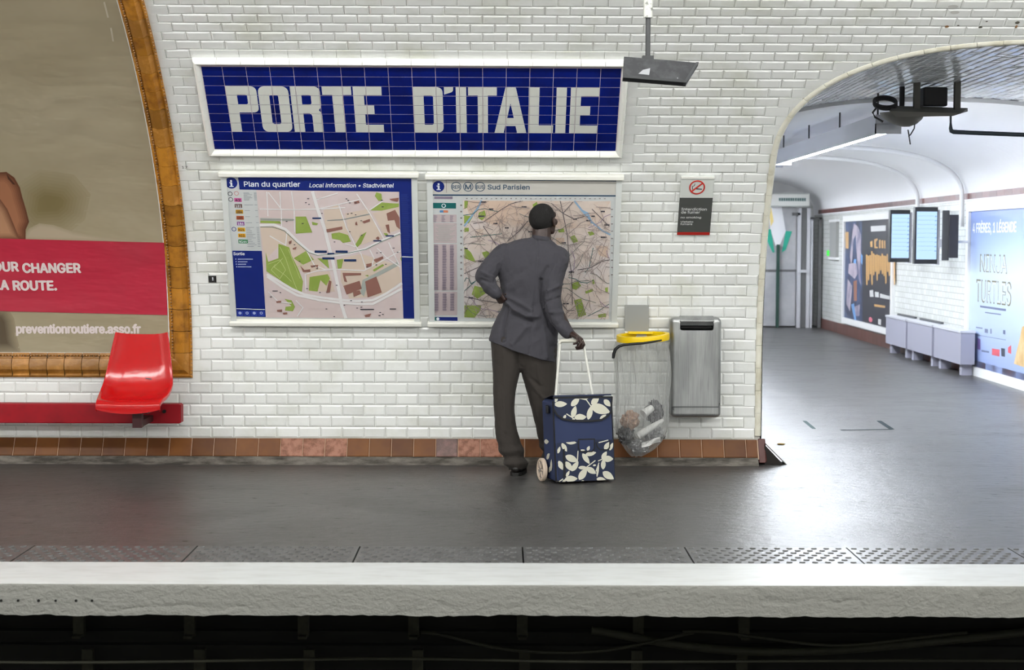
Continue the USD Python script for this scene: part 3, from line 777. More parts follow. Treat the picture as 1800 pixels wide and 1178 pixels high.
dr(P, t, 'tram_line', M('map_line_green', lin(86, 112, 92), .5), .0113, [[(345, 424), (430, 424), (510, 450), (590, 525), (680, 600), (740, 620), (840, 612), (960, 602), (1075, 578), (1180, 525), (1312, 470)]], Z5, w=.0018)
dr(P, t, 'railway_line', m_line, .0113, [[(345, 372), (580, 375)], [(810, 380), (920, 372), (1100, 335)]], Z5, w=.0016)
dr(P, t, 'building_block', m_umber, .0116, [[(918, 830), (1030, 795), (1045, 850), (940, 890)], [(1068, 800), (1145, 765), (1183, 875), (1085, 910)], [(1215, 330), (1275, 305), (1305, 360), (1308, 440), (1285, 420), (1270, 375), (1225, 380)], [(800, 440), (910, 420), (912, 440), (805, 462)], [(912, 740), (1040, 742), (1040, 756), (930, 760), (945, 805), (925, 800)], [(620, 690), (650, 720), (690, 715), (690, 735), (640, 735)], [(690, 690), (745, 685), (740, 708), (730, 695), (700, 705)], [(1125, 650), (1190, 625), (1195, 640), (1145, 670)], [(1075, 680), (1115, 672), (1112, 695), (1080, 705)], [(1048, 385), (1100, 368), (1102, 385), (1060, 400)], [(990, 250), (1025, 240), (1030, 258), (995, 266)], [(1208, 410), (1232, 405), (1240, 470), (1222, 455)], [(1235, 230), (1300, 222), (1298, 240), (1290, 250), (1245, 240)], [(455, 935), (490, 932), (490, 945), (458, 948)], [(460, 995), (495, 992), (495, 1010), (462, 1008)], [(500, 1015), (530, 1012), (532, 1025), (505, 1028)], [(820, 790), (836, 800), (825, 875), (800, 878)], [(985, 870), (1030, 860), (1040, 885), (990, 905)], [(540, 525), (562, 515), (560, 535), (545, 545)], [(568, 570), (595, 560), (590, 578), (570, 580)], [(1140, 500), (1158, 488), (1168, 500), (1160, 515)], [(1000, 395), (1010, 385), (1016, 412), (1000, 410)], [(1065, 1030), (1110, 1020), (1100, 1042), (1070, 1045)]], Z5)
dr(P, t, 'name_plate', M('map_navy_label', lin(30, 52, 96), .4), .0122, [[(720, 585), (804, 586), (804, 602), (720, 602)], [(864, 585), (948, 586), (948, 602), (864, 601)], [(772, 633), (856, 633), (858, 648), (773, 647)], [(922, 647), (1007, 646), (1008, 661), (924, 661)], [(704, 358), (764, 358), (765, 368), (705, 368)], [(808, 602), (856, 602), (856, 612), (808, 612)], [(1210, 480), (1266, 480), (1267, 489), (1211, 489)], [(1124, 514), (1180, 514), (1180, 523), (1125, 523)]], Z5)
rr = random.Random(3)
dr(P, t, 'street_label', m_ink, .0122, [[(x, y), (x + rr.uniform(8, 16), y), (x + 12, y + 5), (x, y + 5)] for x, y in [(rr.uniform(400, 1290), rr.uniform(200, 1040)) for _ in range(46)]] + [[(1035, 988), (1130, 988), (1130, 995), (1035, 995)], [(1238, 985), (1282, 985), (1282, 991), (1238, 991)], [(430, 862), (466, 862), (466, 867), (430, 867)]], Z5)
disc(P, t, 'information_symbol', m_navy, .0085, 145, 121, 41, Z5)
dtext(P, t, m_navyw, .0094, [('i', 133, 148, 159, 40, True, 0)], Z5, 'symbol_letter')
dtext(P, t, m_navyw, .0094, [('Plan du quartier', 233, 145, 621, 36, True, 0), ('Local information • Stadtviertel', 682, 150, 1264, 29, True, .2), ('Sortie', 160, 619, 238, 22, True, 0)], Z5)
for nm, col, x, y, ink in (('42', (196, 88, 150), 165, 225, 1), ('131', (92, 66, 58), 168, 266, 0), ('184', (178, 132, 20), 175, 306, 1), ('185', (172, 78, 30), 180, 348, 1), ('186', (140, 78, 150), 184, 388, 0), ('N15', (222, 170, 30), 189, 429, 1), ('N22', (226, 166, 26), 192, 470, 1), ('N144', (44, 128, 76), 194, 511, 0)):
    w = 64 if nm == 'N144' else 50
    q = dr(P, t, 'bus_number_tag', M('map_tag_' + nm.lower(), lin(*col), .4), .0085, [[(x, y), (x + w, y + 1), (x + w + 2, y + 27), (x + 1, y + 26)]], Z5)
    dtext(P, q, m_ink if ink else m_navyw, .0094, [(nm, x + 7, y + 22, x + w - 6, 17, True, 0)], Z5)
for cx, cy, m_ in ((137, 196, m_ink), (180, 193, M('map_pink_ring', lin(206, 140, 140), .4)), (141, 235, m_ink), (163, 440, m_navy)):
    disc(P, t, 'line_symbol', m_, .0085, cx, cy, 16, Z5, 4)
lines = []
for y in list(range(186, 216, 7)) + [222, 230, 238, 271, 310, 352, 394] + list(range(426, 560, 12)):
    dx = (y - 186) * .075; w = rr.uniform(25, 70)
    lines.append([(228 + dx, y), (228 + dx + w, y), (228 + dx + w, y + 3), (228 + dx, y + 3)]); lines.append([(300 + dx, y), (318 + dx, y), (318 + dx, y + 3), (300 + dx, y + 3)])
dr(P, t, 'small_print', M('map_grey_print', lin(140, 146, 152), .5), .0085, lines, Z5)
lines = [[(172 + k, y), (180 + k, y), (180 + k, y + 8), (172 + k, y + 8)] for k, y in ((0, 642), (2, 660), (4, 677), (6, 695))] + [[(190, y), (190 + w, y), (190 + w, y + 7), (190, y + 7)] for w, y in ((104, 643), (66, 661), (56, 678), (94, 696))]
dr(P, t, 'small_print', M('map_pale_blue_print', lin(150, 160, 200), .5), .0094, lines, Z5)
lines = []
for y in range(200, 860, 9):
    if 600 < y < 660: continue
    dx = (y - 182) * .034; lines.append([(1314 + dx, y), (1314 + dx + rr.uniform(40, 72), y), (1356 + dx, y + 2.5), (1314 + dx, y + 2.5)])
dr(P, t, 'small_print', M('map_dim_blue_print', lin(52, 70, 146), .5), .0094, lines, Z5)
dr(P, t, 'rule', m_navyw, .0094, [[(1322, 627), (1404, 629), (1404, 635), (1322, 633)], [(180, 985), (376, 992), (376, 997), (180, 990)]], Z5)
for k in range(4):
    x = 183 + k * 49
    q = dr(P, t, 'pictogram', M('map_blue_print', lin(36, 56, 150), .4), .0094, [[(x, 1004), (x + 44, 1004), (x + 45, 1040), (x + 1, 1040)]], Z5)
    disc(P, q, 'pictogram_symbol', M('map_light_blue_print', lin(160, 172, 216), .4), .0103, x + 22, 1018, 11, Z5, 6 if k % 2 else 0)

Z6 = (740, 290, 3.927)
P, t = map_case('area_map', 'right wall map with a pale header and a dense network of coloured lines', None, ((751.5, 572), (1097, 306)))
m_grey_head = M('map_header_grey', lin(196, 194, 188), .4)
dr(P, t, 'map_sheet', m_sheet, .0075, [[(62, 96), (1350, 104), (1336, 1082), (84, 1076)]], Z6)
dr(P, t, 'header_band', m_grey_head, .0085, [[(66, 100), (1352, 108), (1350, 204), (68, 200)]], Z6)
dr(P, t, 'rule', M('map_deep_teal_print', lin(20, 54, 86), .4), .0094, [[(172, 92), (1356, 102), (1356, 110), (172, 102)], [(66, 200), (1348, 206), (1348, 214), (66, 208)]], Z6)
dr(P, t, 'rule', m_line, .0094, [[(172, 104), (175, 104), (178, 188), (175, 188)]], Z6)
disc(P, t, 'information_symbol', m_navy, .0092, 121, 145, 40, Z6)
dtext(P, t, m_navyw, .0100, [('i', 110, 170, 134, 40, True, 0)], Z6, 'symbol_letter')
m_slate = M('map_slate_print', lin(66, 88, 108), .4)
for cx, nm in ((243, 'RER'), (326, 'M'), (408, 'BUS')):
    q = disc(P, t, 'network_symbol', m_slate, .0094, cx, 147, 35, Z6, 5)
    dtext(P, q, m_slate, .0094, [(nm, cx - (27 if nm != 'M' else 22), 160 if nm != 'M' else 164, cx + (27 if nm != 'M' else 22), 24 if nm != 'M' else 34, True, 0)], Z6)
dtext(P, t, m_slate, .0094, [('Sud Parisien', 460, 165, 750, 34, True, 0)], Z6)
dr(P, t, 'legend_bar', m_teal, .0085, [[(70, 258), (242, 260), (242, 298), (71, 296)]], Z6)
disc(P, t, 'legend_symbol', m_navyw, .0094, 157, 278, 15, Z6, 5)
dr(P, t, 'legend_mark', M('map_light_blue_mark', lin(86, 140, 190), .4), .0085, [[(130, 310), (155, 310), (155, 325), (130, 325)]], Z6)
dr(P, t, 'legend_mark', M('map_orange_mark', lin(214, 130, 96), .4), .0085, [[(155, 310), (187, 311), (187, 326), (155, 325)]], Z6)
m_lilac = M('map_lilac_print', lin(190, 176, 178), .4)
dr(P, t, 'index_panel', m_lilac, .0085, [[(76, 338), (246, 340), (246, 392), (77, 390)], [(78, 396), (246, 398), (248, 536), (80, 534)], [(82, 542), (248, 544), (250, 862), (86, 862)], [(86, 870), (250, 872), (250, 1034), (88, 1034)]], Z6)
lines = [[(92, 214), (218, 214), (218, 232), (92, 230)]]
for y in range(345, 388, 7): lines += [[(x, y), (x + rr.uniform(16, 34), y), (x + 20, y + 3), (x, y + 3)] for x in (86, 142, 200)]
for y in range(548, 858, 5): lines += [[(x, y), (x + rr.uniform(22, 34), y), (x + 26, y + 2.6), (x, y + 2.6)] for x in (92, 148, 200)]
for y in range(880, 1000, 5): lines += [[(x, y), (x + rr.uniform(22, 34), y), (x + 26, y + 2.6), (x, y + 2.6)] for x in (94, 149, 202)]
dr(P, t, 'small_print', M('map_mauve_print', lin(132, 122, 140), .5), .0094, lines, Z6)
dr(P, t, 'small_print', m_greyg, .0094, [[(100 + 10 * (k % 3), 410 + 9 * k), (235 - 12 * (k % 4), 412 + 9 * k), (235 - 12 * (k % 4), 415 + 9 * k), (100 + 10 * (k % 3), 413 + 9 * k)] for k in range(13)], Z6)
dr(P, t, 'footer_bar', m_navy, .0085, [[(88, 1046), (252, 1048), (253, 1072), (89, 1070)], [(90, 1016), (154, 1017), (154, 1032), (90, 1031)]], Z6)
dr(P, t, 'footer_bar', m_teal, .0092, [[(88, 1046), (108, 1046), (108, 1070), (89, 1070)]], Z6)
disc(P, t, 'footer_symbol', m_navyw, .0096, 117, 1059, 11, Z6)
m_sub = M('map_tan_print', lin(214, 200, 191), .4, vary=(3.2, lin(212, 204, 202), .46, .6))
dr(P, t, 'network_plan', m_sub, .0085, [[(290, 240), (1310, 246), (1296, 1062), (298, 1050)]], Z6)
AREA = Polygon([(290, 240), (1310, 246), (1296, 1062), (298, 1050)])
def inside(line): # keep lines on the plan
    g = LineString(line).intersection(AREA); return [list(q.coords) for q in getattr(g, 'geoms', [g]) if q.geom_type == 'LineString' and q.length > 3]
cl = lambda L: [b for a in L for b in inside(a)]
dr(P, t, 'urban_patch', M('map_salmon_print', lin(210, 186, 168), .4, vary=(5., lin(208, 194, 184), .45, .62)), .0090, [[(300, 242), (1306, 248), (1240, 380), (1130, 430), (960, 440), (860, 400), (700, 430), (560, 430), (420, 380), (330, 330)], [(380, 440), (430, 440), (430, 480), (385, 485)], [(930, 500), (990, 500), (990, 545), (935, 545)], [(1200, 550), (1290, 560), (1290, 640), (1230, 620)]], Z6)
dr(P, t, 'park', m_green, .0095, [[(300, 560), (345, 600), (380, 670), (340, 655), (300, 640)], [(400, 325), (440, 310), (450, 350), (420, 380), (395, 360)], [(298, 345), (360, 350), (330, 400), (298, 400)], [(370, 830), (460, 850), (450, 880), (390, 920), (350, 890)], [(300, 965), (415, 968), (410, 1000), (370, 1050), (300, 1048)], [(1055, 930), (1105, 918), (1140, 1030), (1088, 1050)], [(1040, 815), (1085, 800), (1105, 830), (1070, 860), (1045, 850)], [(1025, 495), (1060, 480), (1085, 525), (1050, 535)], [(1130, 870), (1185, 850), (1188, 868), (1140, 885)], [(1180, 790), (1195, 785), (1198, 815), (1185, 820)], [(1150, 460), (1180, 455), (1200, 475), (1165, 485)], [(945, 440), (985, 435), (990, 460), (950, 462)], [(300, 430), (330, 430), (330, 455), (300, 460)], [(1270, 845), (1290, 840), (1290, 875), (1272, 870)], [(1220, 1030), (1275, 1020), (1278, 1045), (1225, 1050)], [(420, 600), (460, 590), (480, 620), (440, 640)], [(770, 270), (800, 250), (810, 290), (780, 300)], [(300, 245), (325, 245), (320, 290), (300, 300)]], Z6)
dr(P, t, 'river', m_river, .0098, cl([[(420, 236), (395, 290), (350, 350), (298, 420)], [(1055, 240), (1110, 310), (1180, 390), (1250, 450), (1310, 480)], [(1110, 310), (1150, 330), (1180, 400)]]), Z6, w=.006)
streets = []
for _ in range(420):
    x, y = rr.uniform(298, 1300), rr.uniform(245, 1050); a_ = rr.uniform(0, math.pi); q = [(x, y)]
    for k in range(rr.randint(2, 5)):
        a_ += rr.uniform(-.45, .45); x += 38 * math.cos(a_); y += 38 * math.sin(a_); q.append((x, y))
    streets.append(q)
dr(P, t, 'minor_line', M('map_faint_line', lin(164, 150, 146), .5), .0101, cl(streets), Z6, w=.0011)
dr(P, t, 'minor_line', m_line, .0104, cl(streets[::3]), Z6, w=.0013)
def walkline(n, cols, seed):
    r3 = random.Random(seed); out = []
    for _ in range(n):
        x, y = r3.uniform(300, 1290), r3.uniform(250, 1040); a_ = r3.uniform(0, math.pi); q = [(x, y)]
        for k in range(r3.randint(4, 9)):
            a_ += r3.uniform(-.6, .6); x += 46 * math.cos(a_); y += 46 * math.sin(a_); q.append((x, y))
        out.append(q)
    return cl(out)
dr(P, t, 'bus_line', M('map_grey_green_line', lin(104, 118, 112), .5), .0107, walkline(22, 0, 5), Z6, w=.0017)
dr(P, t, 'bus_line', m_teal, .0107, walkline(6, 0, 8) + cl([[(300, 865), (420, 760), (480, 690)], [(340, 495), (480, 480), (560, 470)], [(300, 800), (312, 775), (330, 780), (345, 815), (372, 800)], [(1150, 1040), (1230, 1000), (1300, 955)]]), Z6, w=.0019)
dr(P, t, 'bus_line', m_violet, .0110, walkline(8, 0, 12) + cl([[(560, 540), (440, 660), (380, 740)], [(1040, 580), (1060, 640), (1055, 720), (1020, 735)]]), Z6, w=.0019)
dr(P, t, 'railway_line', M('map_dark_line', lin(98, 92, 96), .5), .0113, cl([[(690, 245), (620, 265), (560, 300), (430, 390), (360, 400)], [(980, 330), (900, 260)], [(980, 330), (1050, 250)], [(980, 330), (960, 240)], [(980, 330), (1060, 370), (1130, 350)], [(980, 330), (1010, 480), (1020, 620), (1040, 750), (1045, 960)], [(600, 520), (680, 450), (740, 380)], [(1080, 720), (1170, 705), (1250, 660), (1305, 650)], [(300, 745), (400, 700), (520, 600)], [(300, 905), (420, 930), (560, 950)], [(960, 940), (1010, 1000), (1060, 1000)], [(430, 420), (480, 490), (520, 550)], [(1180, 300), (1260, 380), (1300, 420)]]), Z6, w=.0024)
dr(P, t, 'name_plate', m_ink, .0119, [[(x, y), (x + w, y), (x + w, y + 9), (x, y + 9)] for x, y, w in ((415, 247, 36), (395, 345, 44), (470, 296, 30), (500, 395, 28), (695, 280, 34), (740, 452, 28), (395, 655, 36), (330, 908, 30), (980, 948, 40), (1240, 312, 28), (1265, 405, 36), (1140, 375, 30), (1175, 345, 24), (970, 528, 30), (1240, 490, 40), (1050, 365, 26), (300, 568, 22), (580, 425, 26), (1020, 730, 36))], Z6)
dr(P, t, 'edge_index', m_line, .0085, [[(x, 226 + (k % 3) * 2), (x + 12, 226), (x + 12, 232), (x, 232)] for k, x in enumerate(range(310, 1290, 34))] + [[(272, y), (284, y), (284, y + 10), (272, y + 10)] for y in range(270, 760, 44)] + [[(1312, y), (1324, y), (1324, y + 7), (1312, y + 7)] for y in range(300, 800, 50)], Z6)

# ------------------------------------------------------------------ no-smoking sign
nb, nt = on_wall(1.172, float(s_of(1.566)), .012), on_wall(1.172, float(s_of(1.944)), .012)
P = Panel(nb, (1, 0, 0), nt - nb); hN = float(np.linalg.norm(nt - nb)); wN = .217
t = thing('no_smoking_sign', 'small white, dark grey and red no-smoking notice right of the maps', 'sign', nb)
obj('plate', P.bx(0, 0, wN, hN, -.012, .006), M('notice_white', lin(206, 210, 206), .3), t)
obj('top_rim', P.bx(0, hN - .014, wN, hN, .006, .012), M('notice_bright_rim', lin(238, 238, 232), .2), t)
obj('text_field', P.bx(0, .02, wN, hN * .64, .006, .0075), M('notice_dark_grey', lin(74, 76, 74), .4), t)
obj('red_bar', P.bx(0, 0, wN, .02, .006, .009), M('notice_red', lin(170, 34, 26), .35), t)
c = (wN * .5, hN * .82); m_red = M('prohibition_red', lin(196, 52, 44), .35)
ring = Point(*c).buffer(.052, 24).difference(Point(*c).buffer(.043, 24))
obj('prohibition_ring', P.poly(unary_union([ring, affinity.rotate(sbox(c[0] - .046, c[1] - .005, c[0] + .046, c[1] + .005), 42, origin=c)]), .0075, .001), m_red, t)
cig = unary_union([affinity.rotate(sbox(c[0] - .004, c[1] - .016, c[0] + .034, c[1] - .008), -4, origin=c), LineString([(c[0] - .028, c[1] - .016), (c[0] - .03, c[1] + .006), (c[0] - .018, c[1] + .012), (c[0] - .016, c[1] + .024)]).buffer(.0022)])
obj('cigarette', P.poly(cig, .0065), m_ink, t)
for txt, y, wd, cap in (('Interdiction', .186, .168, .019), ('de fumer', .163, .125, .019), ('no smoking', .126, .135, .015), ('vietato', .094, .085, .013), ('fumare', .076, .08, .013)):
    obj('lettering', P.text(txt, .016, y, .016 + wd, cap, .0076, True), M('notice_pale_print', lin(196, 198, 198), .4), t)

# little black plate left of the map
c = on_wall(*wall_px(374, 490), .008); s0_ = wall_px(374, 490)[1]; T = tangent(float(z_of(s0_)))
P = Panel(c, (1, 0, 0), T); t = thing('identification_plate', 'tiny black plate with a white mark on the tiles left of the blue map', 'plate', c)
obj('plate', P.bx(-.025, -.023, .025, .023, -.008, .004), M('plate_black', lin(34, 34, 34), .4), t)
obj('lettering', [P.text('!', -.004, -.008, .008, .022, .0042, True)], m_navyw, t)
s_ = wall_px(326, 293); P = Panel(on_wall(*s_, .0092), (1, 0, 0), tangent(float(z_of(s_[1]))))
obj('pencilled_number', P.text('17', -.022, -.008, .014, .018, .0), M('grey_pencil', lin(92, 92, 92), .8), label='small grey handwritten number on a tile above the blue map', cat='marking', loc=P.O)

# ------------------------------------------------------------------ advertising poster and its ceramic frame
m_taupe = M('poster_taupe', lin(152, 141, 115), .42, vary=((.75, .3, 1.5), lin(166, 156, 132), .36, .66), bump=((2.2, 2., 7.), .012, 3))
ad = thing('advertising_poster', 'large taupe road safety poster with a red slogan band, inside an ochre frame', 'poster', on_wall(-3.0, float(s_of(.74))))
def patch(X0, X1, z0, z1, h, nx=12, nz=30):
    return sheet(np.array([[on_wall(x, float(s_of(z)), h) for x in np.linspace(X0, X1, nx)] for z in np.linspace(z0, z1, nz)]))
def wallpoly(pts, h):
    """a flat print that follows the wall: corners in the photograph's reading frame"""
    g = Polygon([wall_px(x, y) for x, y in pts]).buffer(0); b = g.bounds; ms = []
    for s in np.arange(b[1], b[3], .05):
        q = g.intersection(sbox(b[0], s, b[2], min(s + .05, b[3])))
        if q.area > 1e-7: ms.append(flat(q))
    m = trimesh.util.concatenate(ms); v = np.array(m.vertices); m.vertices = on_wall(v[:, 0], v[:, 1], h); return m
def walltext(txt, xa, xb, yb, cap, h, bold=True):
    (X0, s0), (X1, s1) = wall_px(xa, yb), wall_px(xb, yb)
    m = text2(txt, X0, 0, X1, cap, bold); v = np.array(m.vertices); ss = s0 + v[:, 1] + (s1 - s0) * (v[:, 0] - X0) / max(X1 - X0, 1e-6)
    out = []
    for k, (dx, dz) in enumerate(((0, 0), (cap * .05, 0), (-cap * .05, 0), (0, cap * .035), (0, -cap * .035))): out.append(m.copy()); out[-1].vertices = on_wall(v[:, 0] + dx, ss + dz, h + .00035 * k + v[:, 2])
    return trimesh.util.concatenate(out)
PX1 = -2.243
obj('paper', patch(-5.0, PX1, .742, 3.15, .012), m_taupe, ad, smooth=True)
SOFT = 0
def soft_print(name, pts, c0, c1, h, n=7, shrink=1.):
    """a printed patch that fades from c0 at its rim to c1 inside, in nested flat layers"""
    global SOFT
    SOFT += 1; g = Polygon(pts); r = math.sqrt(g.area) * .33 * shrink; par = ad
    for k in range(n):
        q = g.buffer(-r * k / n)
        if q.is_empty: break
        q = max(getattr(q, 'geoms', [q]), key=lambda e: e.area); t_ = (k + .5) / n
        o = obj(name if k == 0 else 'tone', wallpoly(list(q.exterior.coords), h + k * .00012), M(f'{name}_ink_{SOFT}_{k}', tuple(a_ * (1 - t_) + b_ * t_ for a_, b_ in zip(lin(*c0), lin(*c1))), .42), par)
        if k == 0: par = o
TP = (152, 140, 114)
soft_print('dark_print', [(-330, 540), (-200, 530), (-60, 534), (14, 540), (26, 560), (30, 590), (38, 622), (-330, 622)], (143, 131, 106), (76, 63, 45), .0124, 8, .35)
soft_print('olive_print', [(30, 322), (70, 296), (130, 304), (160, 340), (150, 385), (118, 412), (50, 416), (20, 380)], (152, 141, 114), (120, 107, 70), .0124, 9, 1.3)
soft_print('pale_print', [(40, 420), (52, 400), (70, 391), (95, 394), (130, 406), (180, 415), (288, 426)], (157, 145, 121), (174, 159, 137), .0138, 4, .4)
soft_print('finger_print', [(-330, 350), (-250, 322), (-150, 310), (-60, 306), (0, 301), (12, 300), (26, 310), (36, 328), (40, 345), (47, 368), (52, 388), (46, 402), (46, 420), (-330, 420)], (92, 54, 36), (160, 108, 78), .0146, 6, .3)
soft_print('finger_print', [(-330, 400), (-220, 372), (-120, 356), (-40, 348), (0, 346), (14, 366), (24, 390), (36, 420), (-330, 420)], (104, 64, 44), (176, 132, 100), .0156, 6, .3)
obj('finger_crease', wallpoly([(12, 302), (15, 312), (24, 322), (28, 322), (18, 310)], .0166), M('poster_crease', lin(74, 42, 30), .5), ad)
obj('slogan_band', [wallpoly([(-400, 411), (0, 417.5), (289, 425), (295, 553), (0, 546), (-400, 538)], .0168)], M('poster_crimson', lin(178, 40, 62), .4, vary=((.9, .4, 1.3), lin(168, 50, 66), .4, .65), bump=((2.2, 2., 7.), .012, 3)), ad)
m_pt = M('poster_white_print', lin(214, 202, 200), .4)
for m_ in [walltext('POUR', -23, 34, 475, .064, .0172), walltext('CHANGER', 42, 143, 477.5, .064, .0172), walltext('LA', -7, 17, 507.5, .064, .0172), walltext('ROUTE.', 25, 101, 508.5, .064, .0172), walltext('preventionroutiere.asso.fr', 30, 248, 585, .058, .0135)]: obj('lettering', m_, m_pt, ad, smooth=False)
for q in ([(182, 1), (185, 0), (192, 28), (189, 28)], [(194, 46), (197, 46), (201, 70), (198, 70)]):
    obj('scratch', wallpoly(q, .0135), M('poster_scratch', lin(186, 178, 160), .6), ad)
# torn white edge of the paper
obj('paper_edge', [patch(PX1 - .004, PX1 + .003, .742, 3.12, .0145, 2, 40), patch(-5., PX1, .738, .746, .0145, 30, 2)], M('torn_paper_edge', lin(214, 214, 208), .6), ad)
m_ochre = M('ochre_glazed_ceramic', lin(186, 126, 42), .3, rnd=.3, vary=((9, 9, 9), lin(128, 80, 26), .45, .7), bump=(26., .003, 4))
m_ochre2 = M('ochre_ceramic_dull', lin(164, 112, 42), .34, rnd=.3, vary=((14, 14, 14), lin(196, 140, 70), .5, .72), bump=(26., .003, 4))
m_bead = M('beaded_ochre_edge', lin(176, 136, 92), .4, vary=(60., lin(74, 50, 30), .45, .6))
fr = thing('ceramic_frame', 'ochre glazed ceramic frame of moulded tiles around the road safety poster', 'picture frame', on_wall(-2.16, FRAME_S0))
obj('bed', [patch(PX1, FRAME_X, .577, 3.15, .006, 2), patch(-5., PX1, .577, .745, .006, 8, 4)], m_grout, fr)
FW_ = FRAME_X - PX1
prof_f = [(0, -.002), (0, .014), (.09, .018), (.17, .012), (.22, .014), (.24, .03), (.45, .046), (.68, .044), (.80, .026), (.86, .022), (.93, .030), (1, .022), (1, -.002)]
sv = np.arange(float(s_of(.745)), float(s_of(3.1)), .152)
for k, s in enumerate(sv):
    R = [[on_wall(PX1 + q * FW_, ss, h) for q, h in prof_f] for ss in np.linspace(s + .002, s + .150, 4)]
    e = loft(np.array(R)); obj('frame_tile', e, m_ochre if rng.random() < .6 else m_ochre2, fr, smooth=35)
zl, zh = float(s_of(.577)), float(s_of(.745))
x = PX1
while x > -5.0:
    R = [[on_wall(xx, zh - q * (zh - zl), h) for q, h in prof_f] for xx in (x - .002, x - .116)]
    obj('frame_tile', loft(np.array(R)), m_ochre2 if rng.random() < .7 else m_ochre, fr, smooth=35); x -= .118
# mitred corner
R = [[on_wall(PX1 + q * FW_ * 1., zh - (zh - zl) * q * e + 0, h) for q, h in prof_f] for e in (0, .999)]
obj('corner_tile', loft(np.array(R)), m_ochre2, fr, smooth=35)
R = [[on_wall(PX1 + q * FW_ * e, zh - (zh - zl) * q, h) for q, h in prof_f] for e in (.001, .999)]
obj('corner_tile', loft(np.array(R)), m_ochre, fr, smooth=35)
beads = []
for s in np.arange(float(s_of(.6)), float(s_of(3.05)), .0255): beads.append(tm(sph(on_wall(FRAME_X - .006, s, .024), .0062, 8)))
for s in np.arange(float(s_of(.78)), float(s_of(3.05)), .021): beads.append(tm(sph(on_wall(PX1 + .022, s, .018), .006, 8)))
for x in np.arange(-4.0, PX1, .021): beads.append(tm(sph(on_wall(x, zh - .022, .018), .0065, 8)))
obj('bead_row', beads, m_bead, fr, smooth=True, kind='stuff')
# ------------------------------------------------------------------ bench rail and seat
m_redpaint = M('dark_red_paint', lin(150, 14, 28), .5, spec=.25, vary=(5., lin(124, 14, 26), .45, .7))
m_redplastic = M('glossy_red_plastic', lin(186, 5, 11), .15, bump=(5., .004), coat_weight=.3, coat_roughness=.06)
m_darkred = M('dark_maroon_steel', lin(66, 16, 20), .5)
xr = at(316, 730, 11.1)[0]
t = thing('bench', 'dark red steel bench rail with one glossy red bucket seat under the road safety poster', 'bench', (-3.6, 11.2, .27))
obj('rail', rbox((-5.05, 11.10, .288), (xr, 11.20, .418), .006, 8), m_redpaint, t)
obj('end_cap', b2((xr - .002, 11.105, .294), (xr + .006, 11.195, .412)), m_redpaint, t)
for x in (-2.5, -3.4): obj('wall_fixing', b2((x - .05, 11.19, .30), (x + .05, 11.345, .40)), m_darkred, t)

SX = -2.368
pr = np.array([(11.085, .885), (11.06, .80), (11.03, .70), (10.995, .61), (10.955, .545), (10.90, .508), (10.82, .488), (10.74, .482), (10.68, .482), (10.64, .476), (10.618, .462)])
from scipy.interpolate import CubicSpline
tt = np.concatenate([[0], np.cumsum(np.hypot(*np.diff(pr, axis=0).T))]); cs = CubicSpline(tt, pr)
hwf = CubicSpline(tt, [.168, .184, .200, .214, .222, .224, .222, .216, .208, .203, .200])
V = []
for q in np.linspace(0, tt[-1], 46):
    (y, z), w = cs(q), hwf(q); dy, dz = cs(q, 1); L_ = math.hypot(dy, dz); ny, nz = dz / L_, -dy / L_        # towards the sitter
    if nz < 0 and ny > 0: ny, nz = -ny, -nz
    row = []
    for uu in np.linspace(-1, 1, 25):
        lift = .052 * abs(uu) ** 3.2 * (1 if q < tt[-1] * .62 else max(.12, 1 - (q / tt[-1] - .62) * 2.6))
        row.append((SX + uu * w, y + ny * lift, z + nz * lift))
    a, b = np.array(row[0]), np.array(row[-1]); back = np.array([0, -ny, -nz]) * .024     # rolled rim
    row = [tuple(a + back + [-.004, 0, 0]), tuple(a + back * .3 + [-.006, 0, 0])] + row + [tuple(b + back * .3 + [.006, 0, 0]), tuple(b + back + [.004, 0, 0])]
    V.append(row)
V = np.array(V)
lip = V[-1] + np.array([0, -.003, -.034]); lip[:, 2] -= .026 * (1 - np.clip(np.abs(np.linspace(-1.1, 1.1, V.shape[1])), 0, 1) ** 2); toplip = V[0] + np.array([0, .02, -.004])
V = np.concatenate([[toplip], V, [V[-1] + [0, -.005, -.008]], [lip]])
shell = solid_sheet(V, .005)
if np.array(sheet(V).face_normals).mean(0)[1] > 0: shell = solid_sheet(V[:, ::-1], .005)
st = obj('seat', shell, m_redplastic, t, smooth=55, label='glossy red moulded plastic bucket seat')
obj('scuff_mark', sheet(np.array([[(SX + .035, 10.988, .603), (SX + .075, 10.986, .597)], [(SX + .035, 10.985, .597), (SX + .075, 10.983, .590)]])[::-1], flip=True), m_ink, st)
obj('bracket', [b2((SX - .115, 10.70, .395), (SX + .105, 11.02, .43)), b2((SX - .11, 10.84, .42), (SX + .11, 11.0, .475))], m_darkred, t)
obj('stem', [b2((SX + .0, 10.74, .30), (SX + .06, 10.80, .40)), b2((SX + .0, 10.78, .305), (SX + .06, 11.115, .345))], m_darkred, t)
obj('bolt', rod((SX + .135, 11.085, .37), (SX + .135, 11.11, .37), .012), m_black, t)

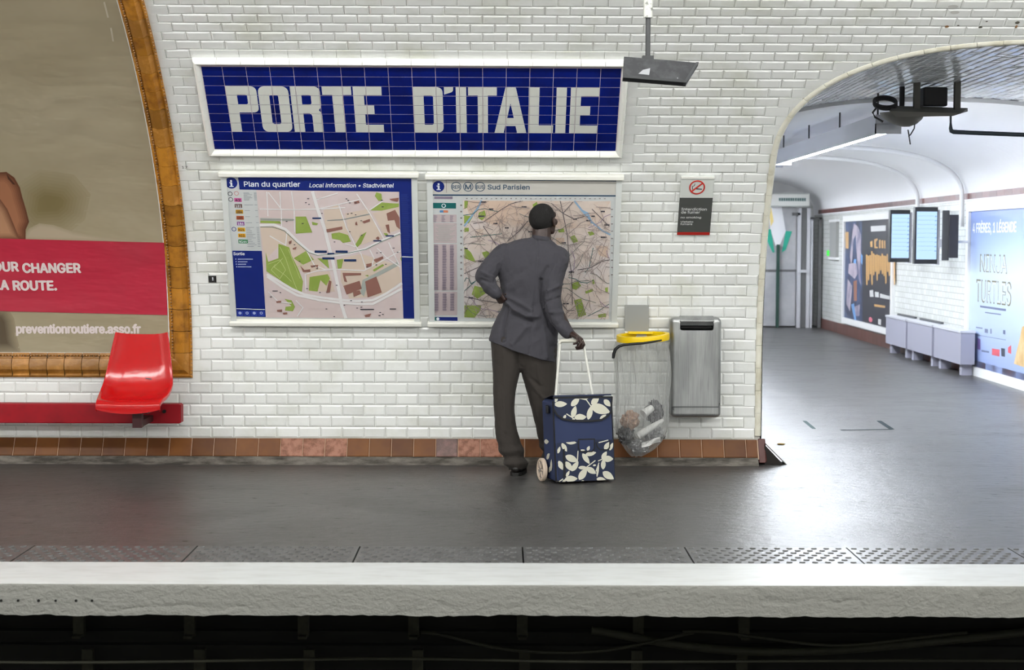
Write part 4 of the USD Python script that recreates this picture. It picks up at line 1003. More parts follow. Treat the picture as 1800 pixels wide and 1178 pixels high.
# ------------------------------------------------------------------ steel bin
n = {'g': ('geometry', {}), 'm': ('mapping', {'scale': (240., 240., 3.)}), 'n': ('noise_texture', {'scale': 1., 'detail': 4.}), 'm2': ('mapping', {'scale': (9., 9., 2.4)}), 'n2': ('noise_texture', {'scale': 1., 'detail': 4.}),
     'r': ('map_range', {'from_min': .3, 'from_max': .7, 'to_min': .30, 'to_max': .42}), 'c': ('rgb_ramp', {'ramp': [(0, lin(140, 142, 142)), (.4, lin(154, 156, 156)), (.62, lin(176, 178, 178)), (1, lin(190, 191, 190))]}),
     'u': ('bump', {'strength': .35, 'distance': .0006}), 'p': ('principled_bsdf', {'metallic': .9})}
m_steel = usdkit.material(stage, '/World/Looks/brushed_steel', n, [('g.position', 'm.vector'), ('m.vector', 'n.vector'), ('g.position', 'm2.vector'), ('m2.vector', 'n2.vector'), ('n.fac', 'r.value'), ('r.result', 'p.roughness'), ('n2.fac', 'c.fac'), ('c.color', 'p.base_color'), ('n.fac', 'u.height'), ('u.normal', 'p.normal')], surface='p.BSDF')
t = thing('wall_bin', 'brushed steel wall-mounted litter bin with a slot at the top', 'bin', (1.31, 11.3, .33))
x0, x1, z0, z1, yf = 1.130, 1.484, .333, 1.008, 11.13
lo = [sph((x, y, z0 + .03), .03, 20) for x in (x0 + .045, x1 - .033) for y in (yf + .05, 11.30)]
hi = [sph((x, y, z1 - .035), .035, 20) for x in (x0 + .04, x1 - .04) for y in (yf + .045, 11.24)]
body = hull(*lo, *hi)
slot = hull(*[sph((x, y, z), .016, 14) for x in (x0 + .085, x1 - .075) for y in (yf - .1, yf + .085) for z in (z1 - .072, z1 - .044)])
obj('body', body - slot, m_steel, t, smooth=40)
obj('hood', hull(*[sph((x, y, z), .006, 10) for x in (x0 + .072, x1 - .062) for y, z in ((yf + .012, z1 - .026), (yf + .05, z1 + .002), (yf + .028, z1 - .05))]), m_steel, t, smooth=40)
obj('slot_shadow', b2((x0 + .08, yf + .04, z1 - .075), (x1 - .07, yf + .075, z1 - .035)), m_black, t)  # black block painted in for the shade inside the slot
obj('lower_seam', tube([(x0 + .03, yf + .004, z0 + .055), (x0 + .022, yf + .003, z0 + .075), (x1 - .022, yf + .003, z0 + .075), (x1 - .016, yf + .006, z0 + .10)], .0025, 6), M('dark_seam', lin(60, 62, 64), .5), t)
obj('bracket', b2((x0 + .08, 11.28, .5), (x1 - .08, 11.35, .85)), m_iron, t)

# ------------------------------------------------------------------ litter bag on its holder
m_yellow = M('yellow_plastic', lin(250, 212, 10), .3)
hx = at(1130, 600, 11.14)[0]
t = thing('bag_holder', 'yellow plastic ring holder with a grey back plate and black strap', 'bag holder', (hx, 11.3, .86))
z0 = 1.51 - (580 - 424) * 11.28 / F
gx0, gx1 = at(1098, 560, 11.3)[0], at(1140, 560, 11.3)[0]
obj('back_plate', b2((gx0, 11.285, .90), (gx1, 11.30, 1.083)), M('grey_enamel_plate', lin(142, 144, 142), .45), t)
obj('mounting', b2((gx0, 11.26, .86), (gx1, 11.345, .905)), m_frame, t)
RZ, RR = .872, .176; yc = 11.13
def ringm(ro, ri, za, zb_, tilt=.055):
    R = []
    for k in range(49):
        a = 2 * math.pi * k / 48
        R.append([(hx + r * math.cos(a), yc + r * .92 * math.sin(a), z + tilt * (r * math.sin(a)) + .009 * math.cos(a)) for r, z in ((ro, za), (ro + .003, (za + zb_) / 2), (ro, zb_), (ri, zb_), (ri - .003, (za + zb_) / 2), (ri, za))])
    return loft(np.array(R[:-1]), closed_u=True)
obj('ring', ringm(RR, RR - .028, RZ - .018, RZ + .022), m_yellow, t, smooth=40)
obj('lid', b2((gx0 + .02, 11.20, RZ + .02), (gx1 + .02, 11.29, RZ + .034)), m_yellow, t)
strap = [at(x, y, 10.955) for x, y in ((1078, 630), (1079, 622), (1082, 614), (1088, 609), (1096, 606.5), (1110, 605))] + [at(1130, 603.5, 10.962), at(1150, 600.5, 10.975), at(1163, 598, 10.99)]
obj('strap', tube(strap, [.009, .011, .011, .010, .009, .009, .008, .007, .005], 8), M('black_rubber', lin(14, 16, 18), .45), t, smooth=50)

n = {'t': ('transparent_bsdf', {'color': (.97, .975, .97)}), 'd': ('principled_bsdf', {'base_color': (.78, .79, .79), 'roughness': .16, 'specular_ior_level': .8}),
     'lw': ('layer_weight', {'blend': .3}), 'r': ('map_range', {'from_min': 0., 'from_max': 1., 'to_min': .10, 'to_max': .78}), 'x': ('mix_closure', {}),
     'g': ('geometry', {}), 'm': ('mapping', {'scale': (30., 30., 4.)}), 'n': ('noise_texture', {'scale': 1., 'detail': 4., 'distortion': 1.2}), 'u': ('bump', {'strength': 1., 'distance': .045})}
m_film = usdkit.material(stage, '/World/Looks/clear_plastic_film', n, [('g.position', 'm.vector'), ('m.vector', 'n.vector'), ('n.fac', 'u.height'), ('u.normal', 'd.normal'), ('u.normal', 'lw.normal'), ('lw.facing', 'r.value'), ('r.result', 'x.fac'), ('t.BSDF', 'x.closure1'), ('d.BSDF', 'x.closure2')], surface='x.closure')
prof = [(606, 1085, 1175, .155), (618, 1082, 1177, .15), (640, 1083, 1178, .14), (668, 1084, 1178, .13), (700, 1085, 1176, .13), (724, 1084, 1174, .135), (745, 1083, 1174, .135), (758, 1084, 1172, .125), (768, 1088, 1168, .11), (780, 1094, 1160, .09), (790, 1100, 1150, .07), (798, 1106, 1138, .045), (803, 1111, 1128, .02)]
R = []
py = np.linspace(606, 803, 56)
for y in py:
    l, r, dp = (np.interp(y, [p[0] for p in prof], [p[k] for p in prof]) for k in (1, 2, 3))
    a0, a1 = at(l, y, 11.09), at(r, y, 11.09); c = (a0 + a1) / 2; hw = (a1[0] - a0[0]) / 2; ring = []
    for k in range(90):
        a = 2 * math.pi * k / 90
        fold = 1 + .05 * math.sin(9 * a + .02 * y) * (1 if y < 730 else .5) + .035 * math.sin(23 * a + 1.7 * math.sin(y / 30)) + (.16 * (meshkit.fbm(np.array([[4 * math.cos(a), 4 * math.sin(a), y / 16]]), 4)[0] - .5) if y > 690 else .04 * (meshkit.fbm(np.array([[6 * math.cos(a), 6 * math.sin(a), y / 90]]), 3)[0] - .5))
        ring.append((c[0] + hw * fold * math.cos(a), 11.13 + dp * fold * math.sin(a), c[2] + .004 * math.sin(5 * a)))
    R.append(ring)
R = np.array(R); m = loft(R, caps=False)
cen = R[-1].mean(0); m = trimesh.util.concatenate([m, trimesh.Trimesh(np.vstack([R[-1], cen]), [[90, k, (k + 1) % 90] for k in range(90)], process=False)])
t = thing('litter_bag', 'clear plastic litter bag hanging from the yellow ring, half full of rubbish', 'litter bag', (hx, 11.13, .1))
obj('film', m, m_film, t, smooth=True)
cuff = np.array([[(hx + (RR + .004 + .008 * math.sin(7 * a + z * 40) - .012 * q) * math.cos(a), yc + (RR + .004 + .008 * math.sin(11 * a)) * .9 * math.sin(a), RZ - .03 - q * .05 * (1 + .4 * math.sin(3 * a))) for a in np.linspace(0, 2 * math.pi, 72, endpoint=False)] for q, z in ((0, 0), (.5, .3), (1, .6))])
obj('gathered_cuff', loft(cuff, caps=False), m_film, t, smooth=True)


def crumple(c, r, seed, sq=(1, 1, 1), amp=.5):
    m = trimesh.creation.icosphere(3, 1.); v = np.array(m.vertices)
    k = 1 + amp * (meshkit.noise(v * 2.6 + seed * 7.3, seed) - .5) + amp * .55 * (meshkit.noise(v * 6 + seed, seed + 3) - .5)
    m.vertices = np.array(c) + v * k[:, None] * r * np.array(sq); return m


def lit(x, y, Y=11.12): return at(x, y, Y)
m_paper = M('white_paper', lin(214, 214, 212), .7); m_kraft = M('kraft_paper', lin(168, 138, 118), .8); m_gpl = M('grey_plastic_wrap', lin(150, 150, 152), .22, metal=.5, bump=(30., .012)); m_dpl = M('dark_grey_wrapper', lin(70, 70, 74), .22, metal=.3, bump=(30., .006))
obj('crumpled_paper', crumple(lit(1107, 738), .060, 2), m_kraft, smooth=False, label='crumpled brown paper on the left inside the clear litter bag', cat='paper', loc=lit(1106, 739))
obj('crumpled_wrapper', crumple(lit(1149, 724, 11.16), .066, 4, (.9, .7, 1.2), .65), m_dpl, smooth=False, label='dark grey crumpled wrapper at the upper right inside the litter bag', cat='wrapper', loc=lit(1150, 722))
obj('crumpled_wrapper', crumple(lit(1100, 765), .052, 6, amp=.8), m_dpl, smooth=False, label='dark wrapper low on the left inside the litter bag', cat='wrapper', loc=lit(1098, 764))
obj('crumpled_wrapper', crumple(lit(1122, 785), .060, 8, (1.1, .8, .8), .7), m_gpl, smooth=False, label='grey crumpled plastic at the very bottom of the litter bag', cat='wrapper', loc=lit(1122, 786))
obj('crumpled_wrapper', crumple(lit(1150, 764, 11.14), .060, 9, (1, .8, .9), .7), m_gpl, smooth=False, label='light grey plastic wrap at the lower right inside the litter bag', cat='wrapper', loc=lit(1152, 763))
a, b = lit(1121, 767, 11.04), lit(1166, 738, 11.06); d = (b - a) / np.linalg.norm(b - a)
obj('rolled_newspaper', tube([a, a + d * .02, (a + b) / 2, b], [.024, .026, .022, .012], 14), m_paper, smooth=40, label='white rolled paper lying slantwise inside the litter bag', cat='paper', loc=a)
cu = thing('paper_cup', 'white paper cup tipped over inside the litter bag', 'cup', lit(1133, 726, 11.08))
c0, c1 = lit(1131, 728, 11.01), lit(1146, 717, 11.05)
obj('cup_wall', tube([c0, c1], [.030, .022], 18), m_paper, cu, smooth=40)
q = np.array([math.cos(a) for a in np.linspace(0, 6.28, 19)]); ax = (c1 - c0) / np.linalg.norm(c1 - c0); e1 = np.cross(ax, [0, 0, 1]); e1 /= np.linalg.norm(e1); e2 = np.cross(ax, e1)
obj('rim', tube([c0 + .030 * (math.cos(a) * e1 + math.sin(a) * e2) for a in np.linspace(0, 2 * math.pi, 20, endpoint=False)], .0025, 6, closed=True), m_paper, cu)
obj('paper_scrap', solid_sheet(np.array([[lit(1128 + 34 * u + 3 * math.sin(6 * u), 778 - 10 * u + 9 * w, 11.03 + .015 * math.sin(5 * u + 3 * w)) for w in np.linspace(0, 1, 5)] for u in np.linspace(0, 1, 9)]), .001), m_paper, smooth=False, label='flat torn white paper near the bottom of the litter bag', cat='paper', loc=lit(1140, 775))

# ------------------------------------------------------------------ hanging grey panel over the platform
m_grey = M('dusty_grey_metal', lin(62, 63, 65), .85, spec=.2, vary=(16., lin(74, 75, 77), .45, .65)); m_dgrey = M('dark_grey_metal', lin(56, 58, 60), .5)
YP = 9.2
A = [at(1097, 99, YP), at(1228, 110, YP), at(1206, 146, YP - .09), at(1095, 137, YP - .09)]
t = thing('hanging_board', 'grey slanted metal board hanging on a pole in front of the blue sign', 'hanging board', at(1139, 100, YP))
N_ = np.cross(A[1] - A[0], A[3] - A[0]); N_ /= np.linalg.norm(N_); N_ = N_ if N_[1] > 0 else -N_
obj('plate', trimesh.convex.convex_hull(np.array([p + N_ * .002 for p in A] + [p + N_ * .02 for p in A])), m_grey, t, smooth=False)
obj('edge_trim', [trimesh.convex.convex_hull(np.array([p + q for p in (A[3], A[2]) for q in (N_ * -.004, N_ * .028, N_ * -.004 + [0, 0, .014], N_ * .028 + [0, 0, .014])])), trimesh.convex.convex_hull(np.array([p + q for p in (A[1], A[2]) for q in (N_ * -.004, N_ * .028, N_ * -.004 - [.014, 0, 0], N_ * .028 - [.014, 0, 0])]))], m_dgrey, t, smooth=False)
Pn = Panel(A[3], A[2] - A[3], A[0] - A[3]); Pn.N = -N_
pu = lambda x, y: Pn.px(x, y)
obj('sticker', Pn.poly([pu(1122, 130), pu(1141, 132), pu(1143, 120), pu(1130, 123)], -.0005, .0012), M('pale_grey_sticker', lin(150, 152, 156), .5), t)
for x, y in ((1225, 113), (1191, 138)): obj('rivet', tm(sph(Pn.O + Pn.U * pu(x, y)[0] + Pn.V * pu(x, y)[1], .004, 8)), M('pale_grey_sticker', 0), t)
px_ = at(1139, 60, YP + .03)[0]; zc = at(1139, 102, YP)[2]
obj('pole', rod((px_, YP + .03, zc), (px_, YP + .03, 2.9), .0135), m_dgrey, t)
obj('collar', b2((px_ - .03, YP, zc - .012), (px_ + .03, YP + .06, zc + .014)), m_dgrey, t)
obj('sleeve', tube([(px_, YP + .03, at(1139, 30, YP)[2]), (px_, YP + .03, 3.9)], .0255, 16), M('worn_white_paint', lin(196, 198, 192), .5, vary=(40., lin(120, 122, 116), .52, .62)), t, smooth=50)

# ------------------------------------------------------------------ corridor
for k, (ya, yb) in enumerate(((13.0, 18.3), (18.9, 23.6), (24.2, 29.0))):
    f = thing('corridor_light', ('grey fluorescent fitting hanging nearest along the corridor vault', 'second fluorescent fitting down the corridor', 'farthest fluorescent fitting down the corridor')[k], 'ceiling lamp', (3.0, ya, 2.4))
    o = lambda y: .0125 * (y - 13)
    def pb(x0, x1, z0, z1): return trimesh.convex.convex_hull(np.array([(x + o(y), y, z) for x in (x0, x1) for y in (ya, yb) for z in (z0, z1)]))
    obj('housing', pb(2.90, 3.15, 2.425, 2.50), M('lamp_grey_housing', lin(196, 198, 208), .5), f)
    obj('reflector', pb(2.895, 2.905, 2.345, 2.43), M('lamp_grey_housing', 0), f)
    for ye in (ya, yb - .012): obj('end_cap', trimesh.convex.convex_hull(np.array([(x + o(ye), y, z) for x in (2.895, 3.10) for y in (ye, ye + .012) for z in (2.352, 2.43)])), M('lamp_grey_housing', 0), f)  # end plates added to keep tube light off the tiled vault
    ya, yb = ya + .03, yb - .03
    for xt in (2.935, 3.045): obj('tube', pb(xt, xt + .035, 2.38, 2.412), m_tube4 if k else m_tube2, f)
    ya, yb = ya - .03, yb + .03
    for y in np.arange(ya + .4, yb, 1.6): obj('hanger', rod((3.0 + o(y), y, 2.49), (3.0 + o(y), y, 2.70), .008, 8), m_dgrey, f)

m_olive = M('dark_olive_metal', lin(92, 90, 85), .6); m_char = M('charcoal_plastic', lin(40, 38, 42), .55)
yb = 12.6
t = thing('hanging_bracket', 'dark metal tray on two posts hanging from the tiled vault in the corridor', 'bracket', (3.2, yb, 2.5))
obj('tray', trimesh.convex.convex_hull(np.array([at(x, y, Y) for x, y, Y in ((1571, 186, 12.7), (1701, 190, 12.7), (1701, 196, 12.7), (1571, 200, 12.7), (1563, 195, 12.4), (1690, 199, 12.4), (1675, 204, 12.4), (1575, 206, 12.4))])), m_olive, t, smooth=False)
for x in (1611, 1682):
    p = at(x, 190, yb); obj('post', b2((p[0] - .022, yb - .02, p[2] - .02), (p[0] + .022, yb + .02, 2.72)), m_olive, t)
p0, p1 = at(1618, 188, 12.75), at(1661, 155, 12.75)
obj('security_camera_box', rbox((p0[0], 12.66, p0[2]), (p1[0], 13.0, p1[2]), .012, 8), m_char, label='dark box standing on the metal tray in the corridor', cat='camera', loc=(p0[0], 12.7, p0[2]))
t = thing('loudspeaker', 'dark conical horn hanging behind the metal tray in the corridor', 'loudspeaker', at(1580, 215, 12.95))
c = at(1585, 203, 12.83); R = []
for dz, rx in ((.0, .17), (-.02, .165), (-.05, .14), (-.085, .09), (-.105, .03)):
    R.append([(c[0] + rx * math.cos(a) - .3 * dz, c[1] + rx * .7 * math.sin(a), c[2] + dz + .02) for a in np.linspace(0, 2 * math.pi, 24, endpoint=False)])
obj('horn', loft(np.array(R)), m_olive, t, smooth=40)
obj('mount', rod(c + [0, 0, .0], [c[0], c[1], 2.70], .02), m_char, t)
c = at(1556, 181, 12.6)
obj('cable_coil', [tube([c + [.085 * math.cos(a), .05 * math.sin(a), .042 * math.sin(a) + .012 * k] for a in np.linspace(0, 2 * math.pi, 28, endpoint=False)], .009, 6, closed=True) for k in range(-1, 2)] + [tube([at(x, y, 12.6) for x, y in ((1542, 188), (1534, 198), (1538, 206), (1552, 214))], .008, 6)], m_char, smooth=60, label='coiled black cable beside the metal tray in the corridor', cat='cable', loc=c)
obj('loose_cable', [tube([at(x, y, 12.5) for x, y in ((1608, 217), (1607, 226), (1601, 236), (1597, 240))], .005, 6), tube([at(x, y, 12.5) for x, y in ((1596, 228), (1598, 240), (1600, 254))], .005, 6)], m_dgrey, smooth=60, label='short dark cable dangling below the horn in the corridor', cat='cable', loc=at(1600, 235, 12.5))
obj('pipe', tube([at(x, y, 12.5) for x, y in ((1671, 203), (1671, 216), (1671, 226), (1672, 230), (1676, 232), (1720, 234), (1760, 235.5), (1850, 239))], [.008, .008, .014, .0165, .0165, .0165, .0165, .0165], 10), M('dark_slate_pipe', lin(40, 52, 62), .4), smooth=50, label='dark bent pipe hanging below the tray and running off to the right', cat='pipe', loc=at(1671, 230, 12.5))

# conduits along the vault down to the screens
m_cond = M('white_conduit', lin(222, 222, 224), .5)
for k, (xp, lab) in enumerate(((1612, 'white cable conduit curving down the vault to the left screen'), (1665, 'white cable conduit curving down the vault to the right screen'))):
    y = (21.9, 19.6)[k]; A = arch(60, CW - .06, CR - .10); pts = [(float(XC(y)) + dx, y, z) for dx, z in A if -.35 < dx < CW - .062] + [(float(XC(y)) + CW - .06, y, 1.7)]
    obj('conduit', tube(pts, .028, 8), m_cond, smooth=60, label=lab, cat='conduit', loc=pts[-1])

# information screens
m_fr2_ = M('white_poster_frame', lin(236, 236, 236), .3)
m_scr = None
LOOKS['screen'] = usdkit.material(stage, '/World/Looks/lit_blue_screen', {'e': ('emission', {'color': (.50, .72, 1.), 'strength': 1.25})}, [], surface='e.emission')
m_bez = M('black_screen_bezel', lin(26, 28, 34), .35); m_mnt = M('grey_mount', lin(190, 190, 200), .5)
for k, (x0, x1, ya, yb_, Y, lab) in enumerate(((1563.5, 1601, 369, 461, 21.7, 'left lit blue information screen, narrower of the two'), (1607, 1650, 364, 464, 20.2, 'right lit blue information screen beside the dark one'))):
    c0, c1 = at(x0, yb_, Y), at(x1, ya, Y); t = thing('information_screen', lab, 'screen', (c0 + c1) / 2)
    P = Panel((c0[0], Y, c0[2]), (1, .06, 0), (0, 0, 1)); w, h = c1[0] - c0[0], c1[2] - c0[2]
    obj('casing', P.put(rbox((0, 0, -.08), (w, h, 0), .006, 8)), m_bez, t)
    obj('display', P.bx(.022, .055, w - .012, h - .055, 0, .002), LOOKS['screen'], t)
    lines = [P.bx(.03, h - .11 - j * .052, w - .05, h - .106 - j * .052, .002, .0026) for j in range(int((h - .2) / .052))] + [P.bx(w - .04, h - .12 - j * .052, w - .016, h - .105 - j * .052, .002, .0026) for j in range(int((h - .2) / .052))]
    obj('timetable_line', lines, M('screen_blue_print', lin(150, 186, 236), .5), t)
    obj('mount', [P.bx(w + .005, -.01, w + .055, h - .03, -.20, -.09), b2((c1[0], Y + .05, c0[2] + .2), (float(XC(Y)) + CW, Y + .15, c0[2] + .3))], m_mnt, t)
c0, c1 = at(1655, 458, 19.2), at(1669, 370, 19.2)
t = thing('switched_off_screen', 'dark switched-off screen right of the lit blue ones', 'screen', c0)
P = Panel((c0[0], 19.2, c0[2]), (1, -.25, 0), (0, 0, 1)); w, h = c1[0] - c0[0], c1[2] - c0[2]
obj('casing', P.put(rbox((0, 0, -.10), (w, h, 0), .006, 8)), m_bez, t)
obj('back_housing', b2((c1[0] - .01, 19.14, c0[2] + .03), (float(at(1682, 420, 19.2)[0]), 19.32, c1[2] - .05)), m_char, t)
obj('mount', b2((c1[0], 19.25, c0[2] + .2), (float(XC(19.2)) + CW - .06, 19.30, c0[2] + .23)), m_fr2_, t)

# bench blocks
m_block = M('lavender_grey_block', lin(152, 152, 166), .5)
for k, (x0, x1, lab) in enumerate(((1557, 1592, 'farthest grey bench block along the corridor wall'), (1595, 1638, 'middle grey bench block along the corridor wall'), (1642, 1689, 'nearest grey bench block along the corridor wall'))):
    off = .22; PB2 = Panel(RW.O + RW.N * off, RW.U, RW.V); ua, ub = PB2.px(x0, 590)[0], PB2.px(x1, 600)[0]
    t = thing('bench_block', lab, 'bench', RW.O + RW.U * (ua + ub) / 2)
    obj('body', RW.bx(ua, .13, ub, .49, .06, off), m_block, t); obj('leg', RW.bx(ua + .1, .0, ua + .2, .13, .06, off - .04), m_block, t); obj('leg', RW.bx(ub - .2, .0, ub - .1, .13, .06, off - .04), m_block, t); obj('seat_top', RW.bx(ua - .01, .49, ub + .01, .515, .055, off + .01), M('pale_seat_top', lin(196, 197, 204), .4), t)
    if k < 2: obj('backrest_edge', RW.bx(ua + .1, .515, ub - .1, .54, .055, .09), m_dgrey, t)

# posters on the right wall
def frame(P, u0, v0, u1, v1, par, mat, w=.07, h=.05):
    obj('frame_edge', P.bx(u0 - w, v1, u1 + w, v1 + w, 0, h), mat, par); obj('frame_edge', P.bx(u0 - w, v0 - w, u1 + w, v0, 0, h), mat, par)
    obj('frame_edge', P.bx(u0 - w, v0, u0, v1, 0, h), mat, par); obj('frame_edge', P.bx(u1, v0, u1 + w, v1, 0, h), mat, par)
m_fr2 = M('white_poster_frame', lin(236, 236, 236), .3)
u0, v0 = RW.px(1486, 563); u1, v1 = RW.px(1573, 385); v0, v1 = .29, 1.847
t = thing('dark_poster', 'black and gold event poster in a white frame on the corridor wall', 'poster', RW.w((u0, v0), 0) if False else RW.O + RW.U * u0 + RW.V * v0)
obj('paper', RW.bx(u0, v0, u1, v1, 0, .02), M('poster_charcoal', lin(38, 37, 46), .35), t)
frame(RW, u0, v0, u1, v1, t, m_fr2, .09)
ZC = (1470, 360, 4.909)
def rp(name, mat, h, polys, par): return dr(RW, par, name, mat, h, polys, ZC)
rp('blue_print', M('poster_dusk_blue', lin(60, 78, 116), .35, vary=(2.2, lin(44, 46, 66), .42, .66)), .0208, [[(82, 148), (232, 135), (238, 1030), (76, 985)]], t)
rp('pale_print', M('poster_pale_mauve', lin(176, 164, 176), .35, vary=(3., lin(118, 112, 136), .45, .65)), .0216, [[(165, 160), (200, 190), (225, 260), (225, 420), (215, 560), (225, 700), (205, 640), (195, 500), (185, 380), (180, 260), (160, 300), (150, 470), (140, 520), (130, 450), (150, 250)], [(120, 510), (185, 500), (200, 590), (170, 640), (115, 590)], [(110, 640), (150, 700), (130, 920), (100, 860)], [(170, 880), (215, 860), (210, 960), (175, 960)]], t)
rp('amber_print', M('poster_brown', lin(146, 96, 76), .35), .0222, [[(160, 660), (190, 650), (190, 830), (165, 830)]], t)
rp('blue_streak', M('poster_bright_blue', lin(104, 152, 206), .35), .0222, [[(140, 860), (165, 850), (185, 1000), (170, 1000)], [(225, 420), (240, 440), (238, 520), (225, 500)], [(165, 470), (185, 470), (180, 510), (160, 500)]], t)
m_gold = M('poster_gold', lin(196, 152, 92), .35)
rr = random.Random(11); drips = []
for k, x in enumerate(range(268, 515, 15)):
    top_, bot = 430 - 30 * (k == 3) + rr.uniform(-15, 15), rr.choice((580, 600, 620, 655, 690)) + rr.uniform(-10, 10)
    drips.append([(x, top_), (x + 13, top_ + 4), (x + 14, bot - 14), (x + 9, bot), (x + 3, bot - 8), (x + 1, bot - 60)])
rp('gold_lettering', m_gold, .0216, drips + [[(305, 320), (325, 310), (325, 365), (308, 365)], [(340, 300), (365, 290), (372, 300), (355, 320), (355, 360), (372, 365), (372, 375), (342, 375)], [(382, 305), (395, 300), (395, 375), (382, 375)], [(402, 310), (418, 305), (420, 375), (404, 375)], [(425, 310), (437, 308), (437, 378), (427, 376)]], t)
rp('white_lettering', M('poster_soft_white', lin(200, 200, 200), .4), .0216, [[(310, 185), (440, 178), (440, 225), (312, 232)], [(300, 740), (330, 735), (335, 795), (303, 795)], [(345, 750), (380, 755), (380, 800), (347, 796)], [(390, 765), (475, 790), (472, 818), (390, 803)], [(374, 985), (400, 990), (398, 1040), (374, 1030)]], t)
rp('small_gold_print', m_gold, .0216, [[(340, 858), (435, 872), (434, 890), (342, 878)], [(90, 235), (118, 235), (118, 380), (92, 375)]], t)
rp('pink_mark', M('poster_rose', lin(206, 110, 126), .4), .0216, [[(295, 975), (308, 968), (325, 985), (322, 1010), (305, 1015), (293, 1000)]], t)

u0, v0 = RW.px(1705, 640); v0, v1 = .10, 1.872; u1 = u0 + 4.0
t = thing('blue_film_poster', 'pale blue film poster with metallic title letters at the right edge of the picture', 'poster', RW.O + RW.U * u0 + RW.V * v0)
n = {'g': ('geometry', {}), 's': ('separate_xyz', {}), 'r': ('map_range', {'from_min': .1, 'from_max': 1.87, 'to_min': 0., 'to_max': 1.}), 'm': ('mapping', {'scale': (1., .6, 1.2)}), 'n': ('noise_texture', {'scale': 1., 'detail': 3.}), 'a': ('math', {'math_type': 'multiply_add', 'value2': .35}),
     'c': ('rgb_ramp', {'ramp': [(0., lin(158, 176, 218)), (.4, lin(186, 202, 230)), (.75, lin(176, 194, 230)), (1.1, lin(118, 140, 200)), (1.2, lin(108, 130, 196))]}), 'b': ('principled_bsdf', {'roughness': .35})}
n['c'][1]['ramp'] = [(0., lin(140, 158, 206)), (.3, lin(178, 194, 224)), (.6, lin(190, 206, 232)), (.85, lin(140, 162, 212)), (1., lin(108, 130, 196))]
m_bluep = usdkit.material(stage, '/World/Looks/poster_sky_blue_print', n, [('g.position', 's.vector'), ('s.z', 'r.value'), ('g.position', 'm.vector'), ('m.vector', 'n.vector'), ('n.fac', 'a.value1'), ('r.result', 'a.value3'), ('r.result', 'c.fac'), ('c.color', 'b.base_color')], surface='b.BSDF')
obj('paper', RW.bx(u0, v0, u1, v1, 0, .02), m_bluep, t)
frame(RW, u0, v0, u1, v1, t, m_fr2, .11)
ZP = (1680, 350, 3.467)
m_pw = M('poster_bright_white', lin(240, 240, 244), .4); m_bronze = M('poster_bronze', lin(104, 100, 74), .35)
def rtext(txt, xa, xb, yb, cap, mat, h, name='lettering', bold=True):
    (a, va), (b, vb) = RW.px(1680 + xa / 3.467, 350 + yb / 3.467), RW.px(1680 + xb / 3.467, 350 + yb / 3.467)
    return obj(name, RW.text(txt, a, va, b, cap, h, bold), mat, t, smooth=False)
rtext('4 FRÈRES, 1 LÉGENDE', 114, 380, 205, .105, m_pw, .0208)
rtext('NINJA', 158, 325, 440, .19, m_bronze, .0208, 'title_lettering'); rtext('TURTLES', 135, 350, 620, .24, m_bronze, .0208, 'title_lettering')
rtext('NINJA', 163, 322, 437, .17, M('poster_pale_steel', lin(196, 206, 210), .35), .0216, 'title_lettering', False); rtext('TURTLES', 140, 346, 616, .22, M('poster_pale_steel', 0), .0216, 'title_lettering', False)
def rpz(name, mat, h, polys): return dr(RW, t, name, mat, h, polys, ZP)
rpz('small_print', M('poster_slate_print', lin(96, 106, 138), .4), .0208, [[(160, 648), (318, 670), (318, 684), (160, 660)], [(190, 688), (288, 700), (288, 708), (190, 694)], [(135, 778), (175, 784), (175, 792), (135, 786)], [(188, 790), (208, 793), (208, 818), (188, 814)], [(222, 790), (230, 791), (230, 822), (222, 820)], [(300, 798), (314, 800), (314, 826), (300, 822)], [(130, 825), (318, 858), (318, 861), (130, 828)], [(168, 920), (215, 928), (215, 938), (168, 930)]])
rpz('emblem', M('poster_plum', lin(112, 92, 150), .4), .0208, [[(112, 870), (130, 880), (132, 920), (112, 925)], [(142, 845), (162, 855), (162, 920), (142, 915)]])
rpz('red_mark', M('poster_red', lin(204, 84, 96), .4), .0208, [[(232, 910), (280, 918), (278, 960), (232, 950)], [(330, 905), (350, 890), (350, 945), (330, 935)]])
rpz('black_mark', M('poster_black_mark', lin(44, 50, 66), .4), .0208, [[(288, 908), (312, 912), (312, 962), (290, 958)]])
rpz('sand_print', M('poster_sand', lin(190, 156, 104), .4, vary=(3., lin(214, 186, 140), .45, .6)), .0208, [[(416, 780), (400, 860), (380, 940), (366, 1004), (700, 1120), (700, 600)]])

# niche panel, end gates and their sign
a, b = RW.px(1463, 452), RW.px(1475, 390)
t = thing('wall_cabinet', 'narrow grey cabinet on the corridor wall left of the black poster', 'cabinet', RW.O + RW.U * a[0])
obj('door', RW.bx(a[0], a[1], b[0], b[1], .0, .05), M('grey_cabinet', lin(146, 146, 144), .5), t)
for va, vb in ((a[1] - .04, a[1]), (b[1], b[1] + .04)): obj('frame_edge', RW.bx(a[0] - .05, va, b[0] + .05, vb, 0, .06), m_fr2, t)
LOOKS['green'] = usdkit.material(stage, '/World/Looks/green_light', {'e': ('emission', {'color': (.1, .85, .12), 'strength': 1.2})}, [], surface='e.emission')
c = RW.px(1459, 445); obj('indicator_lamp', RW.put(rod((c[0], c[1], 0), (c[0], c[1], .05), .05)), LOOKS['green'], label='small green lit lamp beside the narrow grey cabinet', cat='lamp', loc=RW.O + RW.U * c[0])

